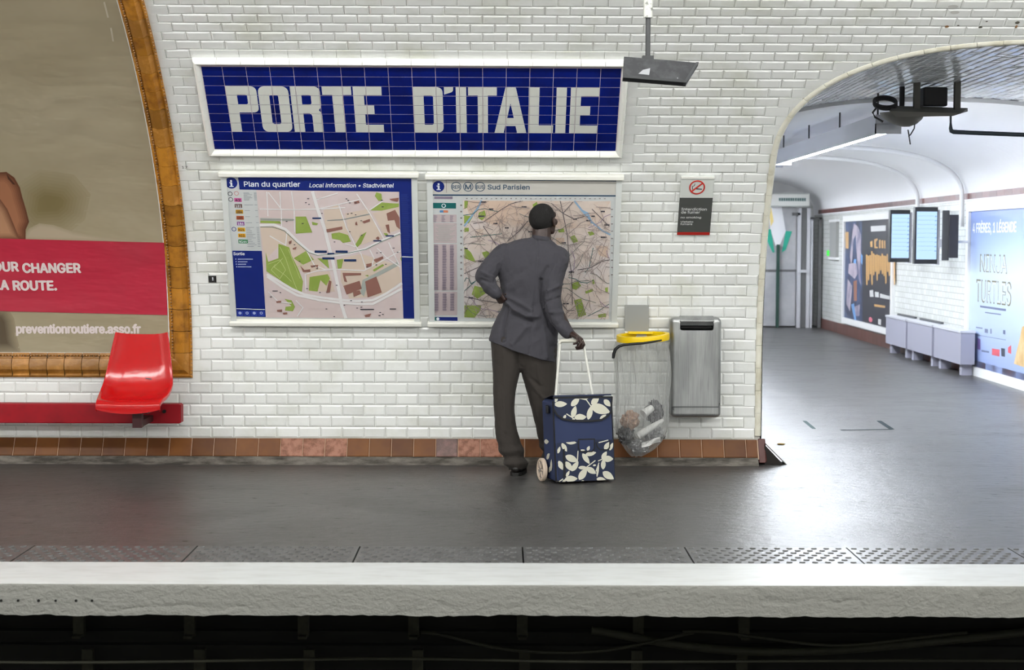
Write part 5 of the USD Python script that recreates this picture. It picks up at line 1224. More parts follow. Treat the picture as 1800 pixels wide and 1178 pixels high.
YG = 29.6
def gx(x): return float(at(x, 450, YG)[0])
def gz(y): return float(at(1400, y, YG)[2])
m_gsteel = M('gate_pale_steel', lin(198, 198, 204), .35, metal=.2); m_dkpost = M('gate_dark_post', lin(92, 92, 92), .45); m_dkgreen = M('gate_dark_green', lin(18, 56, 46), .5)
t = thing('gate', 'pale grey exit gate with green and white chevron at the far end of the corridor', 'gate', (gx(1372), YG, 0))
obj('leaf', b2((gx(1300), YG + .0, .03), (gx(1399), YG + .05, gz(362))), M('gate_leaf', lin(176, 176, 178), .4, vary=(2., lin(160, 160, 164), .4, .6)), t)
Zg = (1330, 320, 4.206); PG = Panel((0, YG - .005, 0), (1, 0, 0), (0, 0, 1))
dr(PG, t, 'white_sticker', M('gate_white_sticker', lin(232, 232, 236), .4), .004, [[(85, 190), (185, 180), (215, 365), (170, 470), (140, 470), (100, 350)]], Zg)
dr(PG, t, 'green_sticker', M('gate_green_sticker', lin(38, 158, 132), .4), .006, [[(70, 350), (105, 350), (132, 520), (118, 522), (75, 430)], [(215, 362), (262, 365), (215, 500), (185, 522)]], Zg)
dr(PG, t, 'yellow_sticker', M('gate_yellow_sticker', lin(226, 204, 132), .4), .006, [[(88, 190), (108, 190), (125, 290), (105, 330)]], Zg)
obj('post', b2((gx(1364.5), YG - .06, 0), (gx(1369.5), YG - .01, gz(430))), m_dkgreen, t)
obj('cross_bar', b2((gx(1340), YG - .01, gz(474)), (gx(1418), YG + .0, gz(478))), m_dkpost, t)
t = thing('doorway', 'steel doorway of pale and dark uprights right of the exit gate', 'doorway', (gx(1410), YG, 0))
for x0, x1, m_ in ((1400, 1406, m_gsteel), (1407, 1415, m_dkpost), (1415.5, 1422, m_gsteel), (1423, 1426.5, m_gsteel), (1437, 1442, m_dkpost)):
    obj('upright', b2((gx(x0), YG - .12, 0), (gx(x1), YG - .02, gz(366 if x0 < 1420 else 382))), m_, t)
obj('top_rail', b2((gx(1391), YG - .12, gz(379)), (gx(1404), YG - .02, gz(374))), m_dkpost, t)
obj('top_rail', b2((gx(1421), YG - .12, gz(386)), (gx(1442), YG - .02, gz(382))), m_dkpost, t)
obj('latch', b2((gx(1402), YG - .16, gz(479)), (gx(1418), YG - .12, gz(474))), m_gsteel, t)
t = thing('gate_sign', 'white sign board with a row of grey letters above the exit gate', 'sign', (gx(1385), YG, gz(362)))
obj('board', b2((gx(1348), YG - .2, gz(362)), (gx(1418), YG - .12, gz(341))), M('sign_board_white', lin(226, 226, 222), .4), t)
obj('rim', [b2((gx(1348), YG - .21, gz(364)), (gx(1418), YG - .12, gz(362))), b2((gx(1348), YG - .21, gz(342)), (gx(1418), YG - .12, gz(340.5)))], M('sign_rim', lin(178, 182, 178), .4), t)
PS = Panel((0, YG - .2, 0), (1, 0, 0), (0, 0, 1)); rr = random.Random(5)
obj('illegible_lettering', [PS.bx(gx(1364.5 + k * 4), gz(354), gx(1367.4 + k * 4 + .6 * rr.random()), gz(348.6), 0, .004) for k in range(12)], M('sign_grey_letters', lin(92, 116, 114), .5), t)

# floor hatch, debris
m_groove = M('dark_joint_line', lin(58, 64, 66), .9, spec=.0)
def fl(x0, y0, x1, y1, w=.02, nm='groove', par=None):
    a, b = floor_at(x0, y0), floor_at(x1, y1); d = (b - a) / np.linalg.norm(b - a); q = np.array([-d[1], d[0], 0]) * w
    return slabz([a + q, b + q, b - q, a - q])
def slabz(p):
    p = np.array(p); m = trimesh.convex.convex_hull(np.vstack([p + [0, 0, -.002], p + [0, 0, .0015]])); return m
t = thing('floor_hatch', 'flush rectangular floor hatch with a dark outline in the corridor mouth', 'floor hatch', floor_at(1520, 750))
for q in ((1478, 756.5, 1567, 755), (1545, 740, 1568, 755)): obj('groove', fl(*q), m_groove, t)
obj('floor_groove', fl(1414, 740, 1431, 754, .016), M('worn_metal_strip', lin(84, 94, 94), .9, spec=.0), label='short slanting metal strip let into the floor near the arch', cat='floor strip', loc=floor_at(1422, 747))
obj('litter_scrap', crumple(floor_at(1373, 782) + [0, 0, .006], .022, 3, (1.3, .8, .3)), M('mustard_scrap', lin(150, 120, 50), .7), smooth=False, label='tiny mustard coloured scrap on the floor behind the wall corner', cat='litter', loc=floor_at(1373, 782))

# ------------------------------------------------------------------ under the platform edge
for row, (z, xs_, zlen) in enumerate(((-.245, (138, 333, 533, 727, 918, 1122, 1308), .165), (-.475, (153, 350, 543, 734, 922, 1120, 1305), .22))):
    for kb, x in enumerate(xs_):
        p = at(x, 1140, 8.02)
        t = thing('cable_bracket', f"dark iron bracket in the {'lower' if row else 'upper'} row under the platform edge, {ORD[kb]} from the left", 'bracket', (p[0], 8.05, z - zlen), 'iron brackets under the platform edge')
        obj('upright', b2((p[0] - .026, 8.02, z - zlen), (p[0] + .026, 8.06, z)), m_iron, t); obj('arm', b2((p[0] - .02, 7.97, z - zlen), (p[0] + .02, 8.06, z - zlen + .012)), m_iron, t)
for pts, r, lab in (([(1040, 1108), (1100, 1118), (1180, 1132), (1290, 1144), (1400, 1146), (1500, 1141), (1620, 1130), (1760, 1116), (1880, 1100)], .021, 'thick sagging black cable under the platform edge'),
                    ([(740, 1112), (800, 1122), (880, 1140), (960, 1147), (1040, 1146), (1120, 1134), (1220, 1112)], .008, 'thin cable drooping left of the thick sagging cable'),
                    ([(-80, 1162), (300, 1163), (700, 1158), (1000, 1163), (1400, 1162), (1900, 1163)], .008, 'lowest thin cable running level under the platform edge'),
                    ([(1200, 1110), (1330, 1120), (1450, 1134), (1560, 1128), (1700, 1112)], .007, 'thin cable crossing above the thick sagging cable')):
    P_ = np.array([at(x, y, 7.95 - .035 * ['thick', 'thin c', 'lowest'].index(next((q for q in ('thick', 'lowest') if lab.startswith(q)), 'thin c')) + (.0 if 'crossing' not in lab else -.08)) for x, y in pts]); k = np.linspace(0, len(P_) - 1, 40); P_ = np.column_stack([CubicSpline(np.arange(len(P_)), P_[:, j])(k) for j in range(3)])
    obj('cable', tube(P_, r, 8), m_cable, smooth=60, label=lab, cat='cable', loc=P_[0])
# ------------------------------------------------------------------ shopping trolley
A0 = floor_at(977, 852); A0[2] = .012; B0 = floor_at(1081, 847.5); B0[2] = .012
tu = (B0 - A0) / np.linalg.norm(B0 - A0); tw = np.array([-tu[1], tu[0], 0]); TWD = float(np.linalg.norm(B0 - A0)); TD, TH = .22, .528
FP = Panel(A0, tu, (0, 0, 1))                        # front face, looking at the camera
SP = Panel(A0 + tw * TD, -tw, (0, 0, 1))             # left side
m_bag = M('navy_canvas', lin(38, 50, 86), .75, bump=(700., .0006, 1)); m_bagd = M('dark_navy_print_cloth', lin(29, 39, 66), .75, bump=(700., .0006, 1)); m_pipe = M('black_piping', lin(12, 14, 22), .6)
m_leaf = M('cream_leaf_print', lin(206, 204, 188), .75)
tr = thing('shopping_trolley', 'navy two-wheeled shopping trolley bag with cream leaf print', 'shopping trolley', (A0 + B0) / 2 + tw * .1)
def bulge(u, v): return .014 * math.sin(math.pi * min(max(u / TWD, 0), 1)) * math.sin(math.pi * min(max(v / TH, 0), 1))
def fmesh(m, h):
    m = tm(m).copy(); v = np.array(m.vertices); hb = np.array([bulge(a, b) for a, b, _ in v]); m.vertices = FP.O + v[:, :1] * FP.U + v[:, 1:2] * FP.V + (v[:, 2:] + (h + hb)[:, None]) * FP.N; return m
def cellflat(g, step=.03):
    b = g.bounds; ms = []
    for x in np.arange(b[0], b[2], step):
        for y in np.arange(b[1], b[3], step):
            q = g.intersection(sbox(x, y, x + step, y + step))
            if q.area > 1e-8: ms.append(flat(q))
    return trimesh.util.concatenate(ms)
def lean(v):
    z = np.clip(v[:, 2] - .012, 0, None); return v - z[:, None] * .048 * tu
WARP = lean     # the soft bag leans a little to the left
body = hull(*[sph(A0 + tu * u + tw * w + np.array([0, 0, z]), .014, 12) for u in (.016, TWD - .016) for w in (.016, TD - .016) for z in (.016, TH - .045)], *[sph(A0 + tu * u + tw * w + np.array([0, 0, TH - .03]), .012, 12) for u in (.03, TWD - .03) for w in (.02, TD - .03)])
obj('bag_body', body, m_bag, tr, smooth=40)
front = np.array([[FP.O + FP.U * u + FP.V * v + FP.N * (bulge(u, v) + .001) for u in np.linspace(.008, TWD - .008, 14)] for v in np.linspace(.006, TH - .02, 18)])
obj('front_panel', sheet(front), m_bag, tr, smooth=True)
Z8 = (940, 680, 6.2)
def fz(x, y): p = FP.px(Z8[0] + x / Z8[2], Z8[1] + y / Z8[2]); return (min(max(p[0] + .048 * p[1], .004), TWD - .004), min(max(p[1], .004), TH + .009))
flap = Polygon([fz(x, y) for x, y in ((198, 118), (203, 250), (235, 305), (300, 350), (420, 368), (620, 368), (720, 358), (790, 315), (826, 270), (836, 112))]).buffer(0)
pocket = Polygon([fz(x, y) for x, y in ((235, 612), (640, 572), (850, 575), (870, 1035), (262, 1050))]).buffer(0)
fl_ = obj('flap', fmesh(cellflat(flap), .010), m_bagd, tr, smooth=True)
obj('flap_piping', [fmesh(cellflat(LineString(list(flap.exterior.coords)[:-1]).buffer(.006)), .0112)], m_pipe, fl_, smooth=True)
topf = np.array([[A0 + tu * u + tw * w + np.array([0, 0, TH - .012 + zz]) for u in np.linspace(.006, TWD - .006, 8)] for w, zz in ((-.0106, .020), (-.006, .026), (.01, .028), (.05, .022), (.12, .006), (TD - .01, -.012))])
obj('flap_top', sheet(topf), m_bagd, tr, smooth=True)
po = obj('pocket', fmesh(cellflat(pocket), .006), m_bagd, tr, smooth=True)
def leafp(x0, y0, x1, y1, w):
    a, b = np.array((x0, y0), float), np.array((x1, y1), float); d = b - a; nn = np.array((-d[1], d[0])) / np.linalg.norm(d); t_ = np.linspace(0, 1, 13); pr_ = np.sin(math.pi * t_ ** .85) ** .8 * w / 2
    return [tuple(a + d * q + nn * e) for q, e in zip(t_, pr_)] + [tuple(a + d * q - nn * e) for q, e in zip(t_[::-1], pr_[::-1])]
LF = [(205, 190, 345, 185, 66), (388, 208, 480, 118, 62), (205, 165, 245, 120, 34), (568, 356, 612, 200, 60), (600, 205, 815, 278, 108), (608, 190, 695, 108, 64), (748, 138, 818, 212, 60), (398, 335, 438, 205, 58), (420, 332, 552, 325, 72), (306, 346, 330, 302, 30), (698, 354, 770, 300, 42), (488, 122, 575, 128, 26), (395, 355, 430, 345, 26)]
LP = [(326, 750, 462, 812, 74), (395, 918, 466, 810, 58), (330, 812, 398, 915, 62), (338, 980, 372, 912, 32), (322, 1005, 462, 1000, 70), (246, 725, 270, 648, 32), (288, 612, 342, 705, 48), (330, 603, 445, 606, 42), (508, 722, 588, 838, 54), (466, 880, 560, 876, 40), (478, 1014, 558, 882, 76), (556, 878, 662, 945, 64), (540, 738, 660, 712, 52), (624, 856, 662, 850, 22), (500, 1034, 534, 1020, 20), (668, 1002, 775, 1020, 56), (735, 925, 858, 1008, 78), (736, 782, 852, 785, 70), (738, 900, 742, 780, 54), (722, 782, 778, 702, 48), (752, 684, 806, 600, 54), (810, 692, 846, 608, 38), (256, 805, 300, 905, 56), (300, 1044, 334, 1008, 30), (672, 985, 690, 820, 24)]
ST_ = [[(485, 124), (555, 140), (600, 205)], [(340, 295), (402, 335)]]
SPk = [[(560, 870), (648, 803)], [(685, 805), (735, 782)], [(455, 820), (460, 700)], [(662, 915), (690, 830)], [(690, 605), (790, 580)], [(265, 1030), (300, 1005)]]
def prints(leaves, stems, within, h, par, name='leaf_print'):
    g = [Polygon([fz(*q) for q in leafp(*l)]).buffer(0) for l in leaves] + [LineString([fz(*q) for q in s]).buffer(.0035) for s in stems]
    for q in g:
        q = q.intersection(within)
        if q.area > 2e-5: obj(name, fmesh(cellflat(q), h), m_leaf, par, smooth=True)
small = Polygon([fz(x, y) for x, y in ((465, 570), (636, 566), (636, 668), (612, 700), (490, 702), (466, 670))]).buffer(0)
rflap = Polygon([fz(x, y) for x, y in ((660, 578), (812, 575), (812, 668), (785, 684), (700, 680), (662, 640))]).buffer(0)
inp = pocket.difference(small)
prints(LF, ST_, flap.buffer(-.007), .0106, fl_)
prints(LP, SPk, inp, .0066, po)
sp = obj('small_pocket', fmesh(cellflat(small), .009), m_bag, tr, smooth=True)
obj('pocket_piping', fmesh(cellflat(small.exterior.buffer(.004)), .0098), m_pipe, sp, smooth=True)
prints([(480, 690, 535, 686, 22), (560, 692, 582, 640, 34), (468, 566, 548, 562, 22)], [], small.buffer(-.004), .0096, sp)
obj('pocket_piping', fmesh(cellflat(LineString([fz(x, y) for x, y in ((660, 600), (668, 650), (700, 682), (780, 686), (808, 665), (812, 590))]).buffer(.0038)), .0080), m_pipe, po, smooth=True)
obj('pleat', fmesh(cellflat(Polygon([fz(x, y) for x, y in ((300, 680), (318, 672), (332, 985), (306, 990))])), .0085), m_pipe, po, smooth=True)
for u in (0., TWD): obj('corner_piping', tube([A0 + tu * (u + (.004 if u == 0 else -.004)) + tw * .006 + np.array([0, 0, z]) - tw * .004 for z in np.linspace(.01, TH - .02, 6)], .006, 8), m_pipe, tr, smooth=60)
obj('base_piping', tube([A0 + tu * u + np.array([0, 0, .008]) for u in np.linspace(0, TWD, 5)], .007, 8), m_pipe, tr, smooth=60)
for (a, b, c, d, w) in ((.03, .235, .12, .245, .03), (.06, .13, .13, .17, .032), (.135, .06, .16, .14, .035), (.09, .05, .14, .09, .03)):
    pts = leafp(a * 1000, b * 1000, c * 1000, d * 1000, w * 1000); obj('leaf_print', SP.poly([(x / 1000, y / 1000) for x, y in pts], .0012), m_leaf, tr, smooth=False)
obj('side_strap', tube([A0 + tu * (TWD + .004) + tw * .06 + np.array([0, 0, z]) for z in (TH - .05, TH - .07)], .012, 8), m_pipe, tr)
obj('side_strap', rbox(A0 + tu * -.016 + tw * .06 + np.array([-.01, -.02, TH - .10]), A0 + tu * -.016 + tw * .06 + np.array([.01, .03, TH - .05]), .006, 8), m_pipe, tr)
WARP = None
m_rim = M('cream_wheel_plastic', lin(206, 188, 170), .45); m_hub = M('grey_wheel_hub', lin(140, 132, 128), .5)
for u, nm in ((-.022, 0), (TWD + .004, 1)):
    wc = A0 + tu * u + tw * .165; wc[2] = .073; R = []
    for k in range(33):
        a = 2 * math.pi * k / 32; e = tw * math.cos(a) + np.array([0, 0, math.sin(a)])
        R.append([wc + e * r - tu * o for r, o in ((.073, .003), (.073, .021), (.068, .026), (.058, .026), (.055, .02), (.055, .004), (.058, -.002), (.068, -.002))])
    wl = obj('wheel', loft(np.array(R[:-1]), closed_u=True), m_rim, tr, smooth=40)
    obj('hub', [rod(wc - tu * .018, wc - tu * .008, .056, 28), rod(wc - tu * .026, wc, .014)], m_hub, wl, smooth=40)
    obj('spoke', [tube([wc - tu * .02, wc - tu * .02 + (tw * math.cos(a) + np.array([0, 0, math.sin(a)])) * .056], .005, 6) for a in np.arange(0, 6.2, math.pi / 3)], m_rim, wl)
ax0 = A0 + tu * -.02 + tw * .165; ax0[2] = .073; ax1 = ax0 + tu * (TWD + .03)
obj('axle', rod(ax0, ax1, .006), m_dgrey, tr)
m_alu = M('pale_aluminium', lin(236, 236, 228), .4, metal=.15)
hb = [at(976.5, 700, 10.60), at(984.5, 603, 10.60), at(1025.5, 604, 10.60), at(1041.5, 694, 10.60)]
obj('handle_tube', tube([hb[0] - [0, 0, .5], hb[0], hb[1]], .0088, 12), m_alu, tr, smooth=50)
obj('handle_tube', tube([hb[3] - [0, 0, .5], hb[3], hb[2]], .0075, 12), m_alu, tr, smooth=50)
obj('handle_grip', tube([hb[1] + [-.004, 0, -.004], hb[1] + [.006, 0, .012], (hb[1] + hb[2]) / 2 + [0, 0, .016], hb[2] + [-.006, 0, .012], hb[2] + [.004, 0, -.004]], .0125, 12), M('cream_grip', lin(206, 204, 192), .5), tr, smooth=50)
obj('frame_leg', [tube([A0 + tu * u + tw * (TD + .004) + np.array([0, 0, .02]), A0 + tu * u + tw * (TD + .004) + np.array([0, 0, TH])], .008, 8) for u in (.1, .28)], m_alu, tr)

# ------------------------------------------------------------------ the man reading the map
m_skin = M('deep_brown_skin', lin(52, 32, 26), .42, vary=(30., lin(43, 27, 22), .4, .65), bump=(260., .0004))
m_hair = M('black_cropped_hair', lin(15, 13, 12), .8, bump=(420., .003, 2))
def cloth(name, col, col2):
    n = {'g': ('geometry', {}), 'm': ('mapping', {'scale': (900., 900., 900.)}), 'n': ('noise_texture', {'scale': 1., 'detail': 1.}), 'c': ('rgb_ramp', {'ramp': [(.35, col), (.65, col2)]}), 'u': ('bump', {'strength': .35, 'distance': .0008}),
         'm2': ('mapping', {'scale': (26., 26., 26.)}), 'n2': ('noise_texture', {'scale': 1., 'detail': 4.}), 'u2': ('bump', {'strength': .6, 'distance': .006}), 'p': ('principled_bsdf', {'roughness': .85, 'sheen_weight': .04, 'specular_ior_level': .25})}
    return usdkit.material(stage, '/World/Looks/' + name, n, [('g.position', 'm.vector'), ('m.vector', 'n.vector'), ('n.fac', 'c.fac'), ('c.color', 'p.base_color'), ('n.fac', 'u.height'), ('g.position', 'm2.vector'), ('m2.vector', 'n2.vector'), ('n2.fac', 'u2.height'), ('u2.normal', 'u.normal'), ('u.normal', 'p.normal')], surface='p.BSDF')
m_jacket = cloth('charcoal_grey_wool', lin(57, 56, 62), lin(73, 72, 78)); m_trouser = cloth('dark_brown_grey_wool', lin(52, 48, 45), lin(62, 57, 53))
m_shoe = M('black_leather', lin(22, 19, 18), .35)
def J(x, y, Y): return at(x, y, Y)
def bone(a, ra, b, rb, n=18): return hull(sph(a, ra, n), sph(b, rb, n))
def ell(c, r, n=24, R=None):
    m = Manifold.sphere(1., n).scale([float(q) for q in r])
    if R is not None: m = m.transform(np.column_stack([R, np.zeros(3)]))
    return m.translate([float(q) for q in c])
def soft(m, edge, it=8):
    t_ = tm(m.refine_to_length(edge)); t_.merge_vertices(); trimesh.smoothing.filter_taubin(t_, .5, .53, it); return t_
def mani(t_):
    t_ = t_.copy(); t_.merge_vertices(); return Manifold(manifold3d.Mesh(np.array(t_.vertices, np.float32), np.array(t_.faces, np.uint32)))
jt = {k: J(*v) for k, v in dict(neck=(951, 428, 10.80), chest=(938, 475, 10.80), waist=(931, 540, 10.80), pelvis=(922, 592, 10.80), lsh=(892, 445, 10.79), lel=(852, 488, 10.72), lwr=(872, 513, 10.70),
      rsh=(982, 461, 10.78), rel=(971, 530, 10.70), rwr=(1002, 587, 10.625), lhip=(899, 612, 10.80), lkn=(888, 715, 10.79), lan=(908, 812, 10.785), rhip=(943, 618, 10.80), rkn=(955, 715, 10.87), ran=(966, 803, 10.99)).items()}
bones = [('neck', .052, 'chest', .09), ('chest', .09, 'waist', .085), ('waist', .095, 'pelvis', .11), ('lsh', .045, 'chest', .07), ('rsh', .045, 'chest', .07), ('lsh', .048, 'lel', .038), ('lel', .038, 'lwr', .027), ('rsh', .048, 'rel', .038), ('rel', .038, 'rwr', .028),
         ('pelvis', .10, 'lhip', .075), ('pelvis', .10, 'rhip', .075), ('lhip', .075, 'lkn', .05), ('lkn', .05, 'lan', .036), ('rhip', .075, 'rkn', .05), ('rkn', .05, 'ran', .036)]
trunk = soft(Manifold.batch_boolean([bone(jt[a], ra, jt[b], rb) for a, ra, b, rb in bones], manifold3d.OpType.Add), .014, 10)
# head: face towards +y, then turned up and to the right
hc = J(955, 389, 10.83)
ca, sa = math.cos(-.55), math.sin(-.55); cp, sp_ = math.cos(.34), math.sin(.34)
HR = np.array([[ca, -sa, 0], [sa, ca, 0], [0, 0, 1]]) @ np.array([[1, 0, 0], [0, cp, -sp_], [0, sp_, cp]]) @ np.array([[math.cos(.07), 0, math.sin(.07)], [0, 1, 0], [-math.sin(.07), 0, math.cos(.07)]])
head = [ell((0, -.012, .028), (.077, .097, .088)), hull(ell((0, .03, -.02), (.066, .062, .07)), sph((0, .066, -.088), .026), sph((.046, .01, -.066), .024), sph((-.046, .01, -.066), .024)),
        hull(sph((.034, .074, .022), .022), sph((-.034, .074, .022), .022)), hull(sph((.044, .058, -.022), .026), sph((-.044, .058, -.022), .026)), hull(sph((0, .094, .014), .010), sph((0, .112, -.024), .014), sph((.014, .096, -.028), .010), sph((-.014, .096, -.028), .010)),
        hull(sph((.018, .088, -.052), .009), sph((-.018, .088, -.052), .009), sph((0, .096, -.050), .010)), hull(sph((.015, .086, -.064), .009), sph((-.015, .086, -.064), .009), sph((0, .093, -.066), .010))]
for s in (-1, 1): head.append(hull(ell((s * .079, -.004, .006), (.007, .018, .026)), ell((s * .076, .004, -.026), (.006, .010, .012)), ell((s * .085, -.014, .012), (.005, .014, .018))))
headm = Manifold.batch_boolean(head, manifold3d.OpType.Add)
headt = soft(headm, .006, 6); headt.vertices = np.array(headt.vertices) @ HR.T + hc
neck = hull(*[sph(p, r, 20) for p, r in ((hc + HR @ np.array([0, -.028, -.03]), .058), (J(951, 420, 10.80), .060), (jt['neck'], .066))])


def hand(Wr, d, n_, flip, curls, thumb, sc=1.):
    """palm, four fingers bent at every knuckle and a thumb: Wr wrist, d towards the knuckles, n_ out of the palm"""
    d = d / np.linalg.norm(d); n_ = n_ - d * (n_ @ d); n_ /= np.linalg.norm(n_); s = np.cross(d, n_) * flip
    P = lambda a, b, c: Wr + (d * a + s * b + n_ * c) * sc
    ms = [hull(*[sph(P(*q), r * sc, 14) for q, r in (((0, .012, 0), .020), ((0, -.012, 0), .020), ((.082, .029, 0), .0115), ((.086, .009, 0), .012), ((.084, -.011, 0), .0115), ((.076, -.029, 0), .0105), ((.035, .026, .006), .017), ((.03, -.024, .004), .015))])]
    for k, (off, L3, r) in enumerate(((.030, (.042, .026, .021), .0092), (.010, (.046, .029, .022), .0094), (-.010, (.042, .027, .021), .009), (-.029, (.033, .021, .018), .008))):
        p = P(.084 - (.008 if k == 3 else 0), off, 0); a = 0.
        for l, c in zip(L3, curls[k]):
            a += c; q = p + (d * math.cos(a) + n_ * math.sin(a)) * l * sc; ms.append(bone(p, r * sc, q, r * .9 * sc, 14)); p = q; r *= .92
    p = P(.022, .030, .008); r = .0125
    for l, (td, ts, tn) in zip((.040, .032, .026), thumb):
        v = d * td + s * ts + n_ * tn; q = p + v / np.linalg.norm(v) * l * sc; ms.append(bone(p, r * sc, q, r * .86 * sc, 14)); p = q; r *= .88
    t_ = soft(Manifold.batch_boolean(ms, manifold3d.OpType.Add), .0035, 5); return t_
# right hand closed over the trolley grip, left fist on the hip
g = (hb[1] * .32 + hb[2] * .68) + [0, 0, .012]
rw = jt['rwr']
rh_ = hand(g + np.array([-.030, .035, .052]), np.array([.55, -.55, -.34]), np.array([-.05, -.35, -1.]), 1, ((.5, 1.1, .8),) * 3 + ((.55, 1.15, .8),), ((.5, .75, .5), (.7, .1, .9), (.5, -.6, .8)), .95)
lwp = J(871, 512, 10.70)
lh_ = hand(lwp, np.array([.42, .12, -.62]), np.array([.62, .6, .25]), -1, ((1.2, 1.5, .9),) * 4, ((.7, .5, .4), (.8, -.1, .7), (.6, -.6, .7)), .95)
pieces = [mani(trunk), mani(headt), neck, mani(rh_), mani(lh_), bone(jt['rwr'], .027, g + np.array([-.030, .035, .052]), .024), bone(jt['lwr'], .026, lwp, .022)]
person = thing('person', 'person in a charcoal suit seen from behind, reading the area map, hand on hip', 'person', (J(930, 835, 10.78)[0], 10.78, 0))
bodym = Manifold.batch_boolean(pieces, manifold3d.OpType.Add)
obj('body', bodym, m_skin, person, smooth=60)
hs = (ell((0, -.014, .031), (.080, .100, .0895), 40) - Manifold.cube([.4, .4, .4]).translate([-.2, 0, -.2]).transform(np.column_stack([np.array([[1, 0, 0], [0, .84, .54], [0, -.54, .84]]), [0, .052, .018]])))
hs = hs.trim_by_plane([0, -.45, 1.], -.052)
ht = soft(hs, .006, 3); ht.vertices = np.array(ht.vertices) @ HR.T + hc
obj('hair', ht, m_hair, person, smooth=60)
for s in (-1, 1):
    e = tm(sph((s * .031, .083, .006), .012, 16)); e.vertices = np.array(e.vertices) @ HR.T + hc; obj('eye', e, M('eye_white', lin(206, 200, 190), .2), person, smooth=True)


def ringpx(L_, R_, dp, Yc, n=56, ex=2.4, bow=0.):
    a, b = J(*L_, Yc), J(*R_, Yc); c, h = (a + b) / 2, (b - a) / 2; t_ = np.linspace(0, 2 * math.pi, n, endpoint=False)
    C_, S_ = np.sign(np.cos(t_)) * np.abs(np.cos(t_)) ** (2 / ex), np.sign(np.sin(t_)) * np.abs(np.sin(t_)) ** (2 / ex)
    return c + C_[:, None] * h + S_[:, None] * np.array([0, dp, 0]) + np.array([0, 0, 1]) * (bow * (1 - C_ ** 2))[:, None]
def interp_rings(keys, k):
    K = np.array([np.concatenate([np.array(L_, float), np.array(R_, float), [d, Y]]) for L_, R_, d, Y in keys]); t_ = np.arange(len(K)); c = CubicSpline(t_, K); out = []
    for q in np.linspace(0, len(K) - 1, k): e = c(q); out.append(((e[0], e[1]), (e[2], e[3]), e[4], e[5]))
    return out
jk = [((936, 417), (966, 420), .058, 10.80), ((925, 419), (974, 425), .072, 10.80), ((900, 425), (985, 433), .090, 10.80), ((880, 433), (999, 442), .104, 10.80), ((872, 448), (1000, 456), .112, 10.79), ((873, 470), (993, 478), .122, 10.79), ((877, 492), (988, 496), .122, 10.79), ((882, 513), (984, 515), .116, 10.79), ((884, 529), (982, 535), .114, 10.79), ((878, 548), (981, 558), .120, 10.79), ((868, 570), (981, 584), .128, 10.79), ((862, 588), (979, 612), .132, 10.79), ((860, 598), (977, 637), .134, 10.79)]
R = [ringpx(*r, bow=-.008) for r in interp_rings(jk, 40)]
inner = [r.mean(0) + (r - r.mean(0)) * np.array([.93, .93, 1]) + [0, 0, z] for r, z in ((R[-1], .003), (R[-1], .05))]
torso = mani(loft(np.array(R + inner)))
sl = Manifold.batch_boolean([bone(J(887, 446, 10.785), .070, J(866, 467, 10.76), .068), bone(J(866, 467, 10.76), .068, J(853, 485, 10.725), .063), bone(J(853, 485, 10.725), .063, J(861, 503, 10.70), .051), bone(J(861, 503, 10.70), .051, J(871, 514, 10.69), .040),
     bone(J(981, 458, 10.77), .071, J(972, 492, 10.735), .067), bone(J(972, 492, 10.735), .067, J(969, 528, 10.69), .061), bone(J(969, 528, 10.69), .061, J(979, 560, 10.655), .050), bone(J(979, 560, 10.655), .050, J(997, 584, 10.63), .041)], manifold3d.OpType.Add)
jm = soft(torso + sl, .009, 5)
def ridge(v, n_, pts, amp, wid, side=True):
    """a fold along a line given in the photograph's frame"""
    P = np.array([J(x, y, 10.69) for x, y in pts]); best = np.full(len(v), 9.)
    for a, b in zip(P[:-1], P[1:]):
        a2, b2_ = a[[0, 2]], b[[0, 2]]; q = v[:, [0, 2]]; t_ = np.clip(((q - a2) @ (b2_ - a2)) / ((b2_ - a2) @ (b2_ - a2)), 0, 1); best = np.minimum(best, np.linalg.norm(q - a2 - t_[:, None] * (b2_ - a2), axis=1))
    w = np.exp(-(best / wid) ** 2) * np.clip(-n_[:, 1] * 1.6, 0, 1); return amp * w
v, n_ = np.array(jm.vertices), np.array(jm.vertex_normals)
Rm = np.array([[.8, 0, .6], [0, 1, 0], [-.6, 0, .8]])
dsp = .018 * (meshkit.fbm((v @ Rm.T) * [5, 7, 15], 3, 2) - .5) + .009 * (meshkit.fbm(v * [22, 22, 13], 3, 4) - .5)
for pts, amp, wid in (([(888, 527), (905, 545), (925, 556), (945, 556)], .016, .016), ([(890, 520), (915, 533), (935, 546)], .012, .018), ([(900, 555), (935, 566)], -.012, .016), ([(951, 492), (953, 530), (966, 572), (985, 604)], -.016, .010), ([(962, 470), (953, 492)], -.010, .010), ([(876, 465), (877, 490), (882, 510)], -.005, .008), ([(945, 420), (944, 480), (938, 545), (930, 622)], -.004, .006),
                      ([(846, 478), (866, 488)], .009, .010), ([(846, 492), (868, 497)], -.008, .008), ([(962, 512), (988, 500)], .009, .010), ([(960, 530), (986, 522)], -.008, .008), ([(966, 548), (990, 548)], .008, .010), ([(892, 540), (886, 570), (884, 598)], -.014, .012), ([(955, 575), (962, 628)], .008, .014), ([(925, 575), (900, 605)], .008, .014)):
    dsp += ridge(v, n_, pts, amp * 1.5, wid)
jm.vertices = v + n_ * dsp[:, None]
obj('jacket', jm, m_jacket, person, smooth=70)
col = np.array([ringpx((934 + k * .3, 413 + q), (968 - k * .3, 417 + q), .062 + k * .002, 10.80) for k, q in ((0, 0), (3, 1), (3, 6), (-2, 9))][::-1])
obj('jacket_collar', loft(col, caps=False), m_jacket, person, smooth=60)
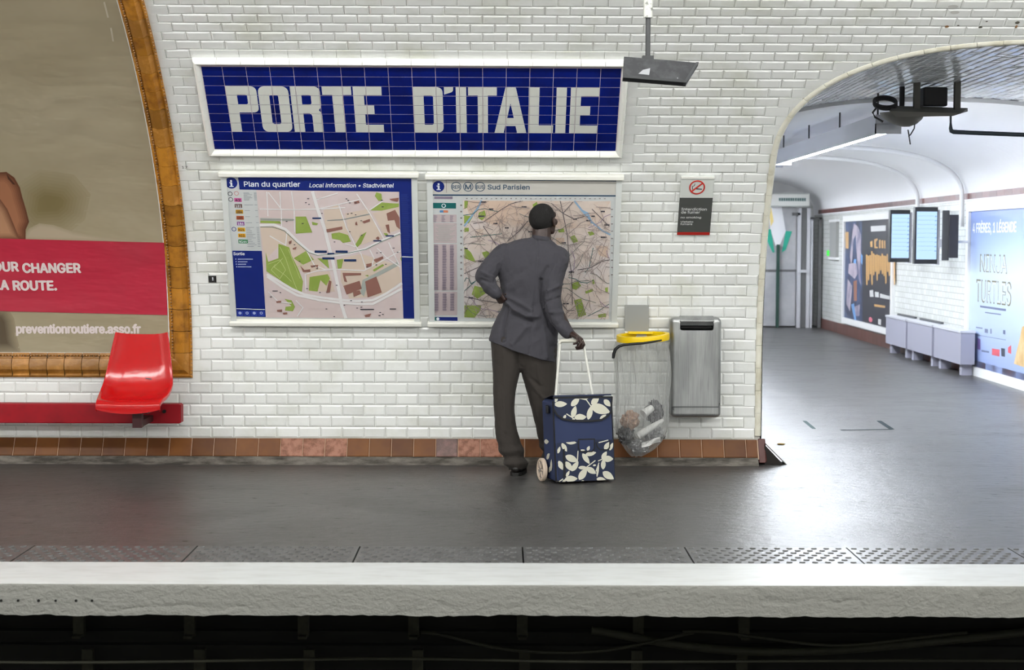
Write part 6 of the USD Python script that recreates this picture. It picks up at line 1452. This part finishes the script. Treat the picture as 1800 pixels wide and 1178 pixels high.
lk = [((862, 590), (925, 592), .115, 10.80), ((863, 612), (921, 618), .118, 10.80), ((866, 650), (915, 652), .10, 10.795), ((867, 690), (906, 692), .082, 10.79), ((869, 730), (905, 730), .075, 10.79), ((872, 765), (911, 762), .075, 10.785), ((880, 795), (921, 793), .078, 10.78), ((888, 815), (926, 813), .078, 10.775), ((893, 827), (927, 823), .08, 10.775)]
rk = [((905, 592), (979, 600), .115, 10.80), ((908, 618), (979, 625), .118, 10.80), ((916, 655), (978, 660), .10, 10.81), ((928, 695), (979, 698), .085, 10.83), ((937, 730), (979, 732), .078, 10.86), ((945, 765), (981, 766), .075, 10.91), ((952, 795), (984, 796), .076, 10.96), ((955, 812), (986, 812), .078, 10.98), ((957, 818), (987, 818), .078, 10.985)]
seat = hull(*[sph(J(x, y, 10.80), r, 20) for x, y, r in ((899, 602, .10), (944, 606, .10), (900, 632, .085), (942, 634, .085))])
tm_ = soft(mani(loft(np.array([ringpx(*r, ex=2.2) for r in interp_rings(lk, 36)]))) + mani(loft(np.array([ringpx(*r, ex=2.2) for r in interp_rings(rk, 36)]))) + seat, .012, 6)
v, n_ = np.array(tm_.vertices), np.array(tm_.vertex_normals)
dsp = .010 * (meshkit.fbm(v * [12, 9, 4.5], 3, 6) - .5) + .005 * (meshkit.fbm(v * [14, 14, 24], 3, 9) - .5) + np.where(v[:, 2] < .22, .010 * np.sin(v[:, 2] * 75 + 3 * meshkit.noise(v * 9)), 0) * np.clip((.22 - v[:, 2]) * 12, 0, 1)
for pts, amp, wid in (([(886, 620), (884, 690), (890, 760)], .006, .010), ([(945, 640), (955, 720)], .006, .012), ([(912, 640), (930, 665), (950, 680)], -.008, .012), ([(920, 650), (945, 690), (972, 715)], .008, .012)): dsp += ridge(v, n_, pts, amp, wid)
tm_.vertices = v + n_ * dsp[:, None]
obj('trousers', tm_, m_trouser, person, smooth=70)
for (hx_, hy, Y, yaw) in ((909, 830, 10.775, .15), (969, 822, 10.98, .2)):
    h0 = J(hx_, hy, Y); d = np.array([math.sin(yaw), math.cos(yaw), 0]); s = np.array([d[1], -d[0], 0]); P = lambda a, b, z: np.array([h0[0], Y, 0]) + d * a + s * b + np.array([0, 0, z])
    up_ = hull(sph(P(-.045, 0, .045), .036, 16), sph(P(-.03, 0, .085), .034, 16), sph(P(.06, 0, .06), .038, 16), sph(P(.13, .022, .038), .028, 16), sph(P(.13, -.022, .038), .028, 16), sph(P(.19, 0, .032), .022, 16))
    sh = obj('shoe', soft(up_.trim_by_plane([0, 0, 1.], .016), .012, 3), m_shoe, person, smooth=60)
    obj('sole', [trimesh.convex.convex_hull(np.array([P(a, b, z) for a, b in ((-.082, .02), (-.085, 0), (-.082, -.02), (-.06, .037), (-.06, -.037), (.0, .036), (.0, -.034), (.10, .05), (.10, -.046), (.17, .04), (.17, -.04), (.21, .012), (.21, -.012)) for z in (0, .022)]))], M('black_rubber_sole', lin(16, 15, 14), .6), sh)
